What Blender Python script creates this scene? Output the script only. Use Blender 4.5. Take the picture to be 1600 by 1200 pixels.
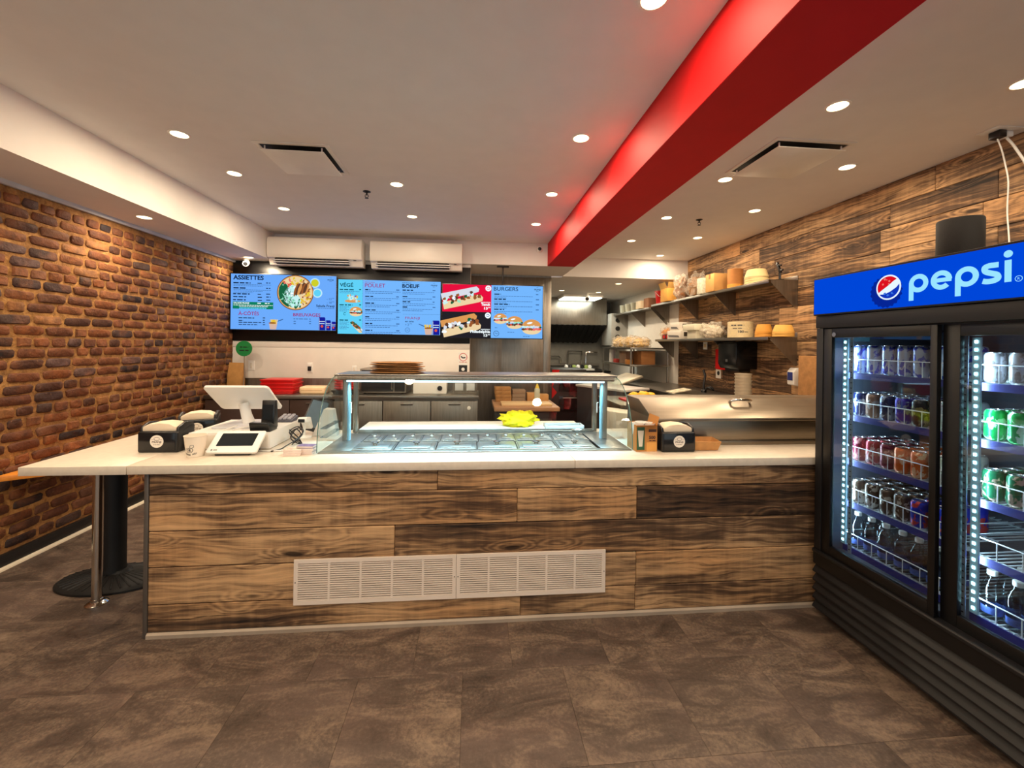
import bpy, bmesh, math, random
from mathutils import Vector, Matrix
random.seed(7)
scene = bpy.context.scene
for o in list(bpy.data.objects): bpy.data.objects.remove(o, do_unlink=True)
C = scene.collection
rnd = random.uniform

# ------------------------------------------------------------------ camera
F, CX, ROLL, EYE = 650.0, 800.0, math.radians(0.75), 1.5
CY = 537 + math.tan(ROLL) * 60
YAW = math.atan(60 / F)
fw = Vector((math.sin(YAW), math.cos(YAW), 0)); rt = Vector((math.cos(YAW), -math.sin(YAW), 0)); up = Vector((0, 0, 1))
cam_r = rt * math.cos(ROLL) + up * math.sin(ROLL); cam_u = up * math.cos(ROLL) - rt * math.sin(ROLL)
cd = bpy.data.cameras.new('camera'); cam = bpy.data.objects.new('camera', cd); C.objects.link(cam)
m4 = Matrix((cam_r, cam_u, -fw)).transposed().to_4x4(); m4.translation = (0, 0, EYE)
cam.matrix_world = m4
cd.sensor_fit = 'HORIZONTAL'; cd.sensor_width = 36; cd.lens = F / 1600 * 36
cd.shift_y = (CY - 600) / 1600; cd.clip_start = 0.02; cd.clip_end = 60
scene.camera = cam
# ------------------------------------------------------------------ world, exposure
scene.view_settings.view_transform = 'Standard'; scene.view_settings.look = 'None'
scene.view_settings.gamma = 1; scene.view_settings.use_curve_mapping = False
scene.view_settings.exposure = 0.1
w = bpy.data.worlds.new('street'); scene.world = w; w.use_nodes = True
w.node_tree.nodes['Background'].inputs[0].default_value = (0.95, 0.93, 1.0, 1)
w.node_tree.nodes['Background'].inputs[1].default_value = 1.35
LAMP_W = 9.4          # watts of a downlight
LAMP_COL = (1.0, 0.80, 0.56)

def at(x, y, ax, val):
    """photo pixel -> point where its ray meets the plane (axis ax) = val"""
    a, b = x - CX, y - CY
    u = a * math.cos(ROLL) + b * math.sin(ROLL); v = -a * math.sin(ROLL) + b * math.cos(ROLL)
    d = fw * F + rt * u - up * v; o = Vector((0, 0, EYE))
    return o + d * ((val - o[ax]) / d[ax])

# ------------------------------------------------------------------ materials
def lin(c):
    r = [((v / 255) / 12.92 if v / 255 <= .04045 else ((v / 255 + .055) / 1.055) ** 2.4) for v in c[:3]]
    return (r[0], r[1], r[2], 1)
class N:
    def __init__(s, name):
        s.m = bpy.data.materials.new(name); s.m.use_nodes = True; s.t = s.m.node_tree; s.n = s.t.nodes
        s.b = s.n['Principled BSDF']; s.out = s.n['Material Output']
    def a(s, kind, **kw):
        n = s.n.new(kind)
        for k, v in kw.items(): setattr(n, k, v)
        return n
    def l(s, a, b): s.t.links.new(a, b)
    def mix(s, fac, a, b, mode='MIX'):
        n = s.a('ShaderNodeMix', data_type='RGBA', blend_type=mode)
        for sock, v in ((n.inputs[0], fac), (n.inputs[6], a), (n.inputs[7], b)):
            if hasattr(v, 'links') or hasattr(v, 'is_linked'): s.l(v, sock)
            else: sock.default_value = v
        return n.outputs[2]
    def ramp(s, src, stops):
        n = s.a('ShaderNodeValToRGB'); e = n.color_ramp.elements
        while len(e) < len(stops): e.new(0.5)
        for i, (p, c) in enumerate(stops): e[i].position = p; e[i].color = c
        s.l(src, n.inputs[0]); return n.outputs[0]
    def math(s, op, a, b=0.0):
        n = s.a('ShaderNodeMath', operation=op)
        for i, v in enumerate((a, b)):
            if hasattr(v, 'is_linked'): s.l(v, n.inputs[i])
            else: n.inputs[i].default_value = v
        return n.outputs[0]
    def noise(s, vec, scale, detail=4, rough=.55, dist=0):
        n = s.a('ShaderNodeTexNoise'); n.inputs['Scale'].default_value = scale; n.inputs['Detail'].default_value = detail
        n.inputs['Roughness'].default_value = rough; n.inputs['Distortion'].default_value = dist
        if vec is not None: s.l(vec, n.inputs['Vector'])
        return n.outputs[0]
    def mapping(s, vec, scale=(1, 1, 1), loc=(0, 0, 0)):
        n = s.a('ShaderNodeMapping'); n.inputs['Scale'].default_value = scale; n.inputs['Location'].default_value = loc
        s.l(vec, n.inputs['Vector']); return n.outputs[0]
    def bump(s, h, strength, dist=.01):
        n = s.a('ShaderNodeBump'); n.inputs['Strength'].default_value = strength; n.inputs['Distance'].default_value = dist
        s.l(h, n.inputs['Height']); s.l(n.outputs[0], s.b.inputs['Normal'])
G = lambda v: (v, v, v, 1)
MATS = {}
def M(name, col, rough=.5, metal=0.0, var=.06, vs=6, bump=0.0, bs=60, stretch=(1, 1, 1), spec=.5, coat=0, trans=0):
    if name in MATS: return MATS[name]
    k = N(name); k.b.inputs['Roughness'].default_value = rough; k.b.inputs['Metallic'].default_value = metal
    k.b.inputs['Specular IOR Level'].default_value = spec; k.b.inputs['Coat Weight'].default_value = coat
    if trans: k.b.inputs['Transmission Weight'].default_value = trans
    tc = k.a('ShaderNodeTexCoord').outputs['Object']; v = k.mapping(tc, stretch)
    n = k.noise(v, vs, 5); c = lin(col)
    lo = tuple(max(0, x * (1 - var * 2)) for x in c[:3]) + (1,); hi = tuple(min(1, x * (1 + var * 2)) for x in c[:3]) + (1,)
    k.l(k.ramp(n, ((.3, lo), (.7, hi))), k.b.inputs['Base Color'])
    if bump: k.bump(k.noise(v, bs, 4), bump, .004)
    MATS[name] = k.m; return k.m
def E(name, col, strength=1.0):
    if name in MATS: return MATS[name]
    k = N(name); e = k.a('ShaderNodeEmission'); e.inputs[0].default_value = lin(col); e.inputs[1].default_value = strength
    k.l(e.outputs[0], k.out.inputs[0]); MATS[name] = k.m; return k.m
def GLASS(name, tint=(235, 245, 245), refl=1.0, rough=.0):
    if name in MATS: return MATS[name]
    k = N(name); t = k.a('ShaderNodeBsdfTransparent'); t.inputs[0].default_value = lin(tint)
    g = k.a('ShaderNodeBsdfGlossy'); g.inputs['Roughness'].default_value = rough; g.inputs[0].default_value = G(refl)
    ge = k.a('ShaderNodeNewGeometry'); dt = k.a('ShaderNodeVectorMath', operation='DOT_PRODUCT'); k.l(ge.outputs['Normal'], dt.inputs[0]); k.l(ge.outputs['Incoming'], dt.inputs[1])
    c_ = k.math('POWER', k.math('SUBTRACT', 1.0, k.math('ABSOLUTE', dt.outputs['Value'])), 5.0)      # Schlick reflectance
    mx = k.a('ShaderNodeMixShader'); k.l(k.math('ADD', k.math('MULTIPLY', c_, .96), .04), mx.inputs[0]); k.l(t.outputs[0], mx.inputs[1]); k.l(g.outputs[0], mx.inputs[2]); k.l(mx.outputs[0], k.out.inputs[0])
    MATS[name] = k.m; return k.m
def FILM(name, col, alpha):
    """thin translucent plastic: part transparent, part glossy white film with wrinkles"""
    if name in MATS: return MATS[name]
    k = N(name); k.b.inputs['Base Color'].default_value = lin(col); k.b.inputs['Roughness'].default_value = .22
    tc = k.a('ShaderNodeTexCoord').outputs['Object']; n = k.noise(tc, 28, 5, .6, 1.5); k.bump(n, .9, .02)
    k.l(k.ramp(n, ((.35, G(alpha * .5)), (.65, G(min(1, alpha * 1.5))))), k.b.inputs['Alpha'])
    MATS[name] = k.m; return k.m

def wood_planks(name, dark, mid, light, boost=1.0):
    k = N(name); tc = k.a('ShaderNodeTexCoord').outputs['Object']; oi = k.a('ShaderNodeObjectInfo')
    r = oi.outputs['Random']; off = k.a('ShaderNodeCombineXYZ')
    k.l(k.math('MULTIPLY', r, 37.0), off.inputs[0]); k.l(k.math('MULTIPLY', r, 91.0), off.inputs[2]); k.l(k.math('MULTIPLY', r, 53.0), off.inputs[1])
    va = k.a('ShaderNodeVectorMath', operation='ADD'); k.l(tc, va.inputs[0]); k.l(off.outputs[0], va.inputs[1]); v = va.outputs[0]
    warp = k.a('ShaderNodeTexNoise'); warp.inputs['Scale'].default_value = 1.0; warp.inputs['Detail'].default_value = 2
    k.l(k.mapping(v, (2.2, 2, 7)), warp.inputs['Vector'])
    wsc = k.a('ShaderNodeVectorMath', operation='SCALE'); wsc.inputs[3].default_value = .09; k.l(warp.outputs['Color'], wsc.inputs[0])
    vw = k.a('ShaderNodeVectorMath', operation='ADD'); k.l(v, vw.inputs[0]); k.l(wsc.outputs[0], vw.inputs[1]); vw = vw.outputs[0]
    # knots
    vor = k.a('ShaderNodeTexVoronoi'); vor.inputs['Scale'].default_value = 1; vor.inputs['Randomness'].default_value = 1
    k.l(k.mapping(vw, (2.4, 0.01, 8.5)), vor.inputs['Vector'])
    kd = vor.outputs['Distance']; gate = k.a('ShaderNodeSeparateColor'); k.l(vor.outputs['Color'], gate.inputs[0])
    gsel = k.math('GREATER_THAN', gate.outputs[0], .45)
    core = k.math('MULTIPLY', k.ramp(kd, ((.09, G(1)), (.17, G(0)))), gsel)
    halo = k.math('MULTIPLY', k.ramp(kd, ((.06, G(1)), (.42, G(0)))), gsel)
    # growth rings: contour lines that swing round the knots
    hz = k.a('ShaderNodeSeparateXYZ'); k.l(k.mapping(vw, (1, 1, 34)), hz.inputs[0])
    ph = k.math('ADD', hz.outputs[2], k.math('MULTIPLY', halo, 5.0))
    ph = k.math('ADD', ph, k.math('MULTIPLY', k.noise(k.mapping(v, (1.6, 1, 9)), 1, 3), 7.0))
    ring = k.math('ADD', k.math('MULTIPLY', k.math('SINE', k.math('MULTIPLY', ph, 4.2)), .5), .5)
    fine = k.noise(k.mapping(vw, (5, 5, 210)), 1, 6, .7)
    patch = k.noise(k.mapping(v, (1.0, 1, 4.2)), 1, 3, .55, .3)
    streak = k.noise(k.mapping(vw, (1.3, 1, 55)), 1, 6, .68)
    saw = k.noise(k.mapping(v, (26, 1, 1.6)), 1, 3, .6)
    val = k.math('ADD', k.math('MULTIPLY', patch, 1.05), k.math('MULTIPLY', fine, .50)); val = k.math('ADD', val, k.math('MULTIPLY', streak, .75))
    val = k.math('ADD', val, k.math('MULTIPLY', ring, .13)); val = k.math('ADD', val, k.math('MULTIPLY', saw, .17))
    val = k.math('ADD', val, k.math('MULTIPLY', r, .26)); val = k.math('SUBTRACT', val, .925)
    col = k.ramp(val, ((.16, lin(dark)), (.42, lin(mid)), (.68, lin(light)), (.95, lin(tuple(min(255, c * 1.16) for c in light)))))
    hue = k.noise(k.mapping(v, (.8, 1, 3)), 1, 2)
    col = k.mix(k.math('MULTIPLY', k.ramp(hue, ((.42, G(0)), (.62, G(1)))), .5), col, lin((128, 112, 96)), 'SOFT_LIGHT')
    # dark weather cracks
    crk = k.noise(k.mapping(vw, (1.4, 1, 46)), 1, 5, .7)
    col = k.mix(k.math('MULTIPLY', k.ramp(crk, ((.62, G(0)), (.67, G(1)))), .8), col, lin((30, 20, 14)))
    col = k.mix(k.math('MULTIPLY', core, .92), col, lin((34, 20, 12)))
    k.l(col, k.b.inputs['Base Color']); k.b.inputs['Roughness'].default_value = .62; k.b.inputs['Specular IOR Level'].default_value = .3
    k.bump(k.math('ADD', fine, k.math('MULTIPLY', crk, -.5)), .35, .004)
    MATS[name] = k.m; return k.m
WOOD = wood_planks('reclaimed_wood', (38, 29, 24), (108, 82, 60), (200, 160, 116))

def brick_mat():
    k = N('old_brick'); tc = k.a('ShaderNodeTexCoord').outputs['Object']; at_ = k.a('ShaderNodeAttribute', attribute_name='tint')
    oi = k.a('ShaderNodeObjectInfo').outputs['Random']
    off = k.a('ShaderNodeCombineXYZ'); k.l(k.math('MULTIPLY', oi, 40.0), off.inputs[0]); k.l(k.math('MULTIPLY', oi, 71.0), off.inputs[2])
    va = k.a('ShaderNodeVectorMath', operation='ADD'); k.l(tc, va.inputs[0]); k.l(off.outputs[0], va.inputs[1]); v = va.outputs[0]
    n1 = k.noise(v, 16, 6, .65); n2 = k.noise(v, 60, 4, .6); n3 = k.noise(v, 7, 3)
    c = k.mix(k.ramp(n1, ((.35, G(0)), (.7, G(.75)))), at_.outputs['Color'], lin((58, 34, 26)))
    c = k.mix(k.math('MULTIPLY', k.ramp(n3, ((.5, G(0)), (.75, G(1)))), .55), c, lin((150, 94, 58)))
    c = k.mix(k.ramp(n2, ((.64, G(0)), (.78, G(.6)))), c, lin((188, 140, 96)))
    k.l(c, k.b.inputs['Base Color']); k.b.inputs['Roughness'].default_value = .68; k.b.inputs['Specular IOR Level'].default_value = .35
    k.bump(k.math('ADD', n1, k.math('MULTIPLY', n2, .6)), .75, .012); return k.m
BRICK = brick_mat()
def mortar_mat():
    k = N('rough_mortar'); tc = k.a('ShaderNodeTexCoord').outputs['Object']
    n = k.noise(tc, 22, 6, .65); n2 = k.noise(tc, 2.2, 4)
    c = k.ramp(n, ((.3, lin((112, 76, 40))), (.55, lin((170, 122, 66))), (.78, lin((206, 160, 98)))))
    c = k.mix(k.ramp(n2, ((.4, G(0)), (.7, G(.5)))), c, lin((112, 72, 44)))
    k.l(c, k.b.inputs['Base Color']); k.b.inputs['Roughness'].default_value = .9; k.bump(n, .9, .02); return k.m
MORTAR = mortar_mat()
def slate_mat():
    k = N('slate_vinyl'); tc = k.a('ShaderNodeTexCoord').outputs['Object']; oi = k.a('ShaderNodeObjectInfo').outputs['Random']
    off = k.a('ShaderNodeCombineXYZ'); k.l(k.math('MULTIPLY', oi, 60.0), off.inputs[0]); k.l(k.math('MULTIPLY', oi, 33.0), off.inputs[1])
    va = k.a('ShaderNodeVectorMath', operation='ADD'); k.l(tc, va.inputs[0]); k.l(off.outputs[0], va.inputs[1]); v = va.outputs[0]
    rot = k.a('ShaderNodeMapping'); rot.inputs['Rotation'].default_value = (0, 0, .6); rot.inputs['Scale'].default_value = (1, 2.2, 1); k.l(v, rot.inputs[0])
    n1 = k.noise(rot.outputs[0], 3.2, 8, .68, 1.2); n2 = k.noise(v, 70, 4, .7); n3 = k.noise(rot.outputs[0], 1.6, 3, .5, .5)
    val = k.math('ADD', k.math('MULTIPLY', n1, .75), k.math('MULTIPLY', n2, .35)); val = k.math('ADD', val, k.math('MULTIPLY', oi, .05))
    c = k.ramp(val, ((.38, lin((52, 43, 38))), (.56, lin((86, 72, 63))), (.76, lin((136, 116, 98)))))
    c = k.mix(k.ramp(n3, ((.45, G(0)), (.7, G(.35)))), c, lin((112, 92, 84)))
    k.l(c, k.b.inputs['Base Color'])
    k.l(k.ramp(n1, ((.3, G(.42)), (.7, G(.58)))), k.b.inputs['Roughness']); k.b.inputs['Specular IOR Level'].default_value = .35
    k.bump(k.math('ADD', n1, k.math('MULTIPLY', n2, .25)), .3, .01); return k.m
SLATE = slate_mat()
def steel_mat(name, col, rough, stretch):
    k = N(name); tc = k.a('ShaderNodeTexCoord').outputs['Object']; n = k.noise(k.mapping(tc, stretch), 1, 4, .6)
    n2 = k.noise(tc, 3, 4)
    k.b.inputs['Metallic'].default_value = 1
    k.l(k.ramp(n, ((.3, lin(tuple(c * .86 for c in col))), (.7, lin(col)))), k.b.inputs['Base Color'])
    k.l(k.ramp(k.math('ADD', k.math('MULTIPLY', n, .5), k.math('MULTIPLY', n2, .5)), ((.35, G(rough * .8)), (.7, G(rough * 1.35)))), k.b.inputs['Roughness'])
    k.bump(n, .06, .002); MATS[name] = k.m; return k.m
STEEL = steel_mat('brushed_steel', (168, 163, 155), .33, (3, 260, 260))
STEELP = steel_mat('worn_steel', (156, 143, 126), .36, (2, 200, 200))
STEELV = steel_mat('steel_sheet', (165, 158, 148), .38, (60, 60, 4))
CHROME = M('polished_chrome', (215, 212, 205), .14, 1.0, var=.02)
PAINT = M('ceiling_paint', (236, 230, 224), .85, bump=.05, bs=300, var=.01)
WHITE = M('white_paint', (238, 232, 222), .6, var=.015)
WPLA = M('white_plastic', (240, 238, 232), .38, var=.01)
BPLA = M('black_plastic', (22, 22, 24), .32, var=.05)
BMAT = M('black_matte', (16, 16, 17), .6, var=.05)
RED = M('red_paint', (202, 10, 12), .62, var=.02, spec=.25)
REDP = M('red_plastic', (205, 22, 24), .35)
KRAFT = M('kraft_board', (196, 142, 84), .8, var=.06, vs=30)
KRAFT2 = M('kraft_paper', (164, 116, 66), .85, var=.1, vs=20, bump=.2, bs=25)
CREAM = M('cream_paper', (232, 206, 148), .7, var=.03)
STONE = M('laminate_top', (222, 210, 192), .38, var=.03, vs=30)
DARKM = M('dark_metal', (44, 42, 42), .4, .6)
PANEL = GLASS('clear_glass'); CASEG = GLASS('case_glass', (240, 247, 246), .9)
CLEARP = GLASS('clear_plastic', (225, 232, 232), 1.0, .08)

# ------------------------------------------------------------------ mesh builder
class MB:
    def __init__(s): s.v = []; s.f = []; s.tint = None
    def add(s, vs, fs):
        b = len(s.v); s.v += [tuple(p) for p in vs]; s.f += [tuple(i + b for i in q) for q in fs]; return s
    def box(s, x0, x1, y0, y1, z0, z1):
        if x0 > x1: x0, x1 = x1, x0
        if y0 > y1: y0, y1 = y1, y0
        if z0 > z1: z0, z1 = z1, z0
        return s.add([(x0, y0, z0), (x1, y0, z0), (x1, y1, z0), (x0, y1, z0), (x0, y0, z1), (x1, y0, z1), (x1, y1, z1), (x0, y1, z1)],
              [(3, 2, 1, 0), (4, 5, 6, 7), (0, 1, 5, 4), (1, 2, 6, 5), (2, 3, 7, 6), (3, 0, 4, 7)])
    def cbox(s, c, sz): return s.box(c[0] - sz[0] / 2, c[0] + sz[0] / 2, c[1] - sz[1] / 2, c[1] + sz[1] / 2, c[2] - sz[2] / 2, c[2] + sz[2] / 2)
    def prism(s, outline, axis, a0, a1):
        def p(u, v, a): return {'x': (a, u, v), 'y': (u, a, v), 'z': (u, v, a)}[axis]
        n = len(outline); vs = [p(u, v, a0) for u, v in outline] + [p(u, v, a1) for u, v in outline]
        fs = [tuple(range(n))[::-1], tuple(range(n, 2 * n))] + [(i, (i + 1) % n, n + (i + 1) % n, n + i) for i in range(n)]
        return s.add(vs, fs)
    def quad(s, *p): return s.add(p, [tuple(range(len(p)))])
    def lathe(s, prof, c=(0, 0, 0), n=20, sx=1, sy=1, axis='z', cap=True):
        vs = []; fs = []; k = len(prof)
        for i in range(n):
            a = 2 * math.pi * i / n; ca, sa = math.cos(a), math.sin(a)
            for r, h in prof:
                if axis == 'z': q = (r * ca * sx, r * sa * sy, h)
                elif axis == 'y': q = (r * ca * sx, h, r * sa * sy)
                else: q = (h, r * ca * sx, r * sa * sy)
                vs.append((q[0] + c[0], q[1] + c[1], q[2] + c[2]))
        for i in range(n):
            j = (i + 1) % n
            for t in range(k - 1): fs.append((i * k + t, j * k + t, j * k + t + 1, i * k + t + 1))
        if cap:
            if prof[0][0] > 1e-6: fs.append(tuple(i * k for i in range(n))[::-1])
            if prof[-1][0] > 1e-6: fs.append(tuple(i * k + k - 1 for i in range(n)))
        return s.add(vs, fs)
    def tube(s, pts, r, n=8, closed=False):
        pts = [Vector(p) for p in pts]; rs = r if isinstance(r, (list, tuple)) else [r] * len(pts)
        vs = []; fs = []; prev = None
        for i, p in enumerate(pts):
            d = (pts[min(i + 1, len(pts) - 1)] - pts[max(i - 1, 0)])
            if d.length < 1e-9: d = Vector((0, 0, 1))
            d.normalize()
            if prev is None: a = d.orthogonal().normalized()
            else:
                a = prev - d * prev.dot(d)
                a = a.normalized() if a.length > 1e-6 else d.orthogonal().normalized()
            prev = a; b = d.cross(a)
            for j in range(n):
                t = 2 * math.pi * j / n; vs.append(p + (a * math.cos(t) + b * math.sin(t)) * rs[i])
        m = len(pts)
        for i in range(m - 1):
            for j in range(n): fs.append((i * n + j, i * n + (j + 1) % n, (i + 1) * n + (j + 1) % n, (i + 1) * n + j))
        fs.append(tuple(range(n))[::-1]); fs.append(tuple((m - 1) * n + j for j in range(n)))
        return s.add(vs, fs)
    def xform(s, mat, start=0):
        for i in range(start, len(s.v)): s.v[i] = tuple(mat @ Vector(s.v[i]))
        return s
    def mesh(s, name, bevel=0, seg=2, smooth=True, ang=35):
        me = bpy.data.meshes.new(name); me.from_pydata(s.v, [], s.f); me.validate()
        bm = bmesh.new(); bm.from_mesh(me)
        bmesh.ops.recalc_face_normals(bm, faces=bm.faces)
        if bevel:
            es = [e for e in bm.edges if len(e.link_faces) == 2 and e.calc_face_angle(0) > .5]
            bmesh.ops.bevel(bm, geom=es, offset=bevel, segments=seg, affect='EDGES', profile=.5, clamp_overlap=True)
        bm.to_mesh(me); bm.free()
        if smooth and len(me.polygons):
            me.polygons.foreach_set('use_smooth', [True] * len(me.polygons)); me.set_sharp_from_angle(angle=math.radians(ang))
        return me
    def build(s, name, mat, parent=None, loc=None, world=True, bevel=0, seg=2, smooth=True, ang=35, kind=None):
        """world=True: vertices are world coordinates, moved into the thing's own frame"""
        if parent is not None and world:
            r = parent
            while r.parent: r = r.parent
            o = Vector(r.location); s.v = [tuple(Vector(p) - o) for p in s.v]
        if loc is not None and world: s.v = [tuple(Vector(p) - Vector(loc)) for p in s.v]
        ob = bpy.data.objects.new(name, s.mesh(name, bevel, seg, smooth, ang)); C.objects.link(ob)
        ob.data.materials.append(mat)
        if loc is not None: ob.location = loc
        if parent is not None: ob.parent = parent
        if kind: ob['kind'] = kind
        return ob
def tag(o, label, cat, group=None):
    o['label'] = label; o['category'] = cat
    if group: o['group'] = group
    return o
def T(name, label, cat, loc=(0, 0, 0), rz=0, group=None):
    o = bpy.data.objects.new(name, None); C.objects.link(o); o.location = loc; o.rotation_euler = (0, 0, rz); o.empty_display_size = .05
    return tag(o, label, cat, group)
def struct(o): o['kind'] = 'structure'; return o
def copy_tree(o, parent=None, loc=None, rz=None, label=None):
    c = o.copy(); C.objects.link(c); c.parent = parent
    for ch in [x for x in o.children]: copy_tree(ch, c)
    if loc is not None: c.location = loc
    if rz is not None: c.rotation_euler = (0, 0, rz)
    if label: c['label'] = label
    return c
# flat lettering: font curves turned into mesh, laid out in 2-D (u right, v up)
_tc = {}
def text2d(txt, bold=0.0):
    key = (txt, bold)
    if key not in _tc:
        cu = bpy.data.curves.new('txt', 'FONT'); cu.body = txt; cu.size = 1; cu.offset = bold; cu.resolution_u = 3
        ob = bpy.data.objects.new('txt', cu); C.objects.link(ob); bpy.context.view_layer.update()
        ev = ob.evaluated_get(bpy.context.evaluated_depsgraph_get()); me = ev.to_mesh()
        vs = [(v.co.x, v.co.y) for v in me.vertices]; fs = [tuple(p.vertices) for p in me.polygons]
        ev.to_mesh_clear(); bpy.data.objects.remove(ob); bpy.data.curves.remove(cu); _tc[key] = (vs, fs)
    return _tc[key]
class FLAT:
    """flat print on a plane: frame(u,v,layer) -> world"""
    def __init__(s, frame): s.fr = frame; s.m = {}; s.own = []
    def mb(s, mat): return s.m.setdefault(mat.name, (MB(), mat))[0]
    def poly(s, mat, pts, layer=1): s.mb(mat).quad(*[s.fr(u, v, layer) for u, v in pts])
    def rect(s, mat, u0, v0, u1, v1, layer=1): s.poly(mat, ((u0, v0), (u1, v0), (u1, v1), (u0, v1)), layer)
    def disc(s, mat, u, v, ru, rv=None, layer=1, n=24, rot=0, jit=0, a0=0, a1=2 * math.pi):
        rv = rv or ru; pts = []; full = abs(a1 - a0 - 2 * math.pi) < 1e-6
        for i in range(n if full else n + 1):
            a = a0 + (a1 - a0) * i / n; j = 1 + rnd(-jit, jit); x, y = ru * j * math.cos(a), rv * j * math.sin(a)
            pts.append((u + x * math.cos(rot) - y * math.sin(rot), v + x * math.sin(rot) + y * math.cos(rot)))
        s.poly(mat, pts, layer)
    def stroke(s, mat, pts, w, layer=1, closed=False):
        n = len(pts); mb = s.mb(mat); L = []; R = []
        for i in range(n):
            if closed: p0, p1 = pts[i - 1], pts[(i + 1) % n]
            else: p0, p1 = pts[max(i - 1, 0)], pts[min(i + 1, n - 1)]
            d = Vector((p1[0] - p0[0], p1[1] - p0[1])).normalized(); nx, ny = -d.y * w / 2, d.x * w / 2
            L.append(s.fr(pts[i][0] + nx, pts[i][1] + ny, layer)); R.append(s.fr(pts[i][0] - nx, pts[i][1] - ny, layer))
        k = n if closed else n - 1
        mb.add(L + R, [(i, (i + 1) % n, n + (i + 1) % n, n + i) for i in range(k)])
    def text(s, mat, txt, u, v, h, width=None, bold=.0, align='l', layer=2, rot=0):
        """h = cap height; width squeezes the line to that length"""
        vs, fs = text2d(txt, bold)
        if not vs: return
        x0 = min(p[0] for p in vs); x1 = max(p[0] for p in vs); k = h / .70; kx = k if width is None else width / max(1e-6, x1 - x0)
        wd = (x1 - x0) * kx; o = u - (wd if align == 'r' else wd / 2 if align == 'c' else 0)
        P = [(o + (p[0] - x0) * kx, v + p[1] * k) for p in vs]
        if rot: P = [(u + (a - u) * math.cos(rot) - (b - v) * math.sin(rot), v + (a - u) * math.sin(rot) + (b - v) * math.cos(rot)) for a, b in P]
        mb = s.mb(mat)
        if h >= .019: mb = MB(); s.own.append((mb, mat))
        mb.add([s.fr(a, b, layer) for a, b in P], fs)
    def lines(s, mat, u0, v, u1, h, layer=1, seedv=0):
        """one line of small print, too small to read: word-length dashes"""
        r = random.Random(int(u0 * 999) + int(v * 7777) + seedv); x = u0
        while x < u1:
            l = min(r.uniform(2.0, 5.5) * h, u1 - x); s.rect(mat, x, v, x + l, v + h, layer); x += l + h * .9
    def build(s, name, parent, world=True):
        out = []
        for nm, (mb, mat) in s.m.items():
            if mb.f: out.append(mb.build(name, mat, parent, world=world, smooth=False, kind='stuff'))
        for mb, mat in s.own: out.append(mb.build('lettering', mat, parent, world=world, smooth=False, kind='stuff'))
        return out
# ================================================================== STRUCTURE
XL, XR, CEIL, SOF, LOW = -3.02, 3.35, 2.85, 2.51, 2.55
YB, YK, YF, YS = 5.55, 6.28, 10.0, -2.6      # back wall, kitchen divider, far kitchen wall, street front
CT, CY0 = .873, 2.22                         # counter top height, front edge
# floor with single vinyl tiles
fl = struct(MB().box(XL - .3, XR + .3, YS, YF + .1, -.1, -.003).build('floor', M('grout', (70, 60, 53), .8), loc=(0, 0, 0)))
TS = .46; tm = MB().box(-TS / 2 + .0005, TS / 2 - .0005, -TS / 2 + .0005, TS / 2 - .0005, -.003, 0).mesh('tile', bevel=.0004, seg=1, smooth=False)
tm.materials.append(SLATE)
j = 0
y = .30
while y < 5.3:
    x = XL + TS / 2 - (TS / 2 if j % 2 else 0)
    while x < XR:
        t = bpy.data.objects.new('tile', tm); C.objects.link(t); t.parent = fl; t.location = (x, y, 0); t.rotation_euler = (0, 0, random.choice((0, math.pi)))
        x += TS
    y += TS; j += 1
for nm, (a, b) in (('near', (YS, .30 - TS / 2)), ('far', (y - TS / 2, YF))):
    MB().box(XL - .2, XR + .2, a, b, -.003, 0).build('floor_sheet', SLATE, fl)
# ceilings, soffit, beam, bulkheads
struct(MB().box(-2.52, XR + .1, YS, YK + .06, CEIL, CEIL + .1).build('ceiling', PAINT, loc=(0, 0, 0)))
struct(MB().box(XL - .2, -2.52, YS, YB, SOF, CEIL + .1).build('ceiling_soffit', PAINT, loc=(0, 0, 0)))
struct(MB().box(.97, 1.345, YS, 5.5, LOW, CEIL + .05).build('ceiling_beam', RED, loc=(0, 0, 0), bevel=.003, seg=1))
struct(MB().box(-2.52, 1.345, 5.5, YK, LOW, CEIL + .05).build('ceiling_bulkhead', PAINT, loc=(0, 0, 0)))
struct(MB().box(1.345, XR + .1, YK, YK + .12, LOW, CEIL + .1).build('ceiling_bulkhead', PAINT, loc=(0, 0, 0)))
struct(MB().box(-.05, XR + .1, YK + .12, YF + .1, LOW, LOW + .1).build('ceiling', PAINT, loc=(0, 0, 0)))
struct(MB().prism([(-3.02, SOF - .028), (-2.998, SOF - .028), (-2.99, SOF - .018), (-2.985, SOF), (-3.02, SOF)], 'y', YS, YB).build('trim_1', M('grey_trim', (196, 196, 202), .4), loc=(0, 0, 0)))
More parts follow.
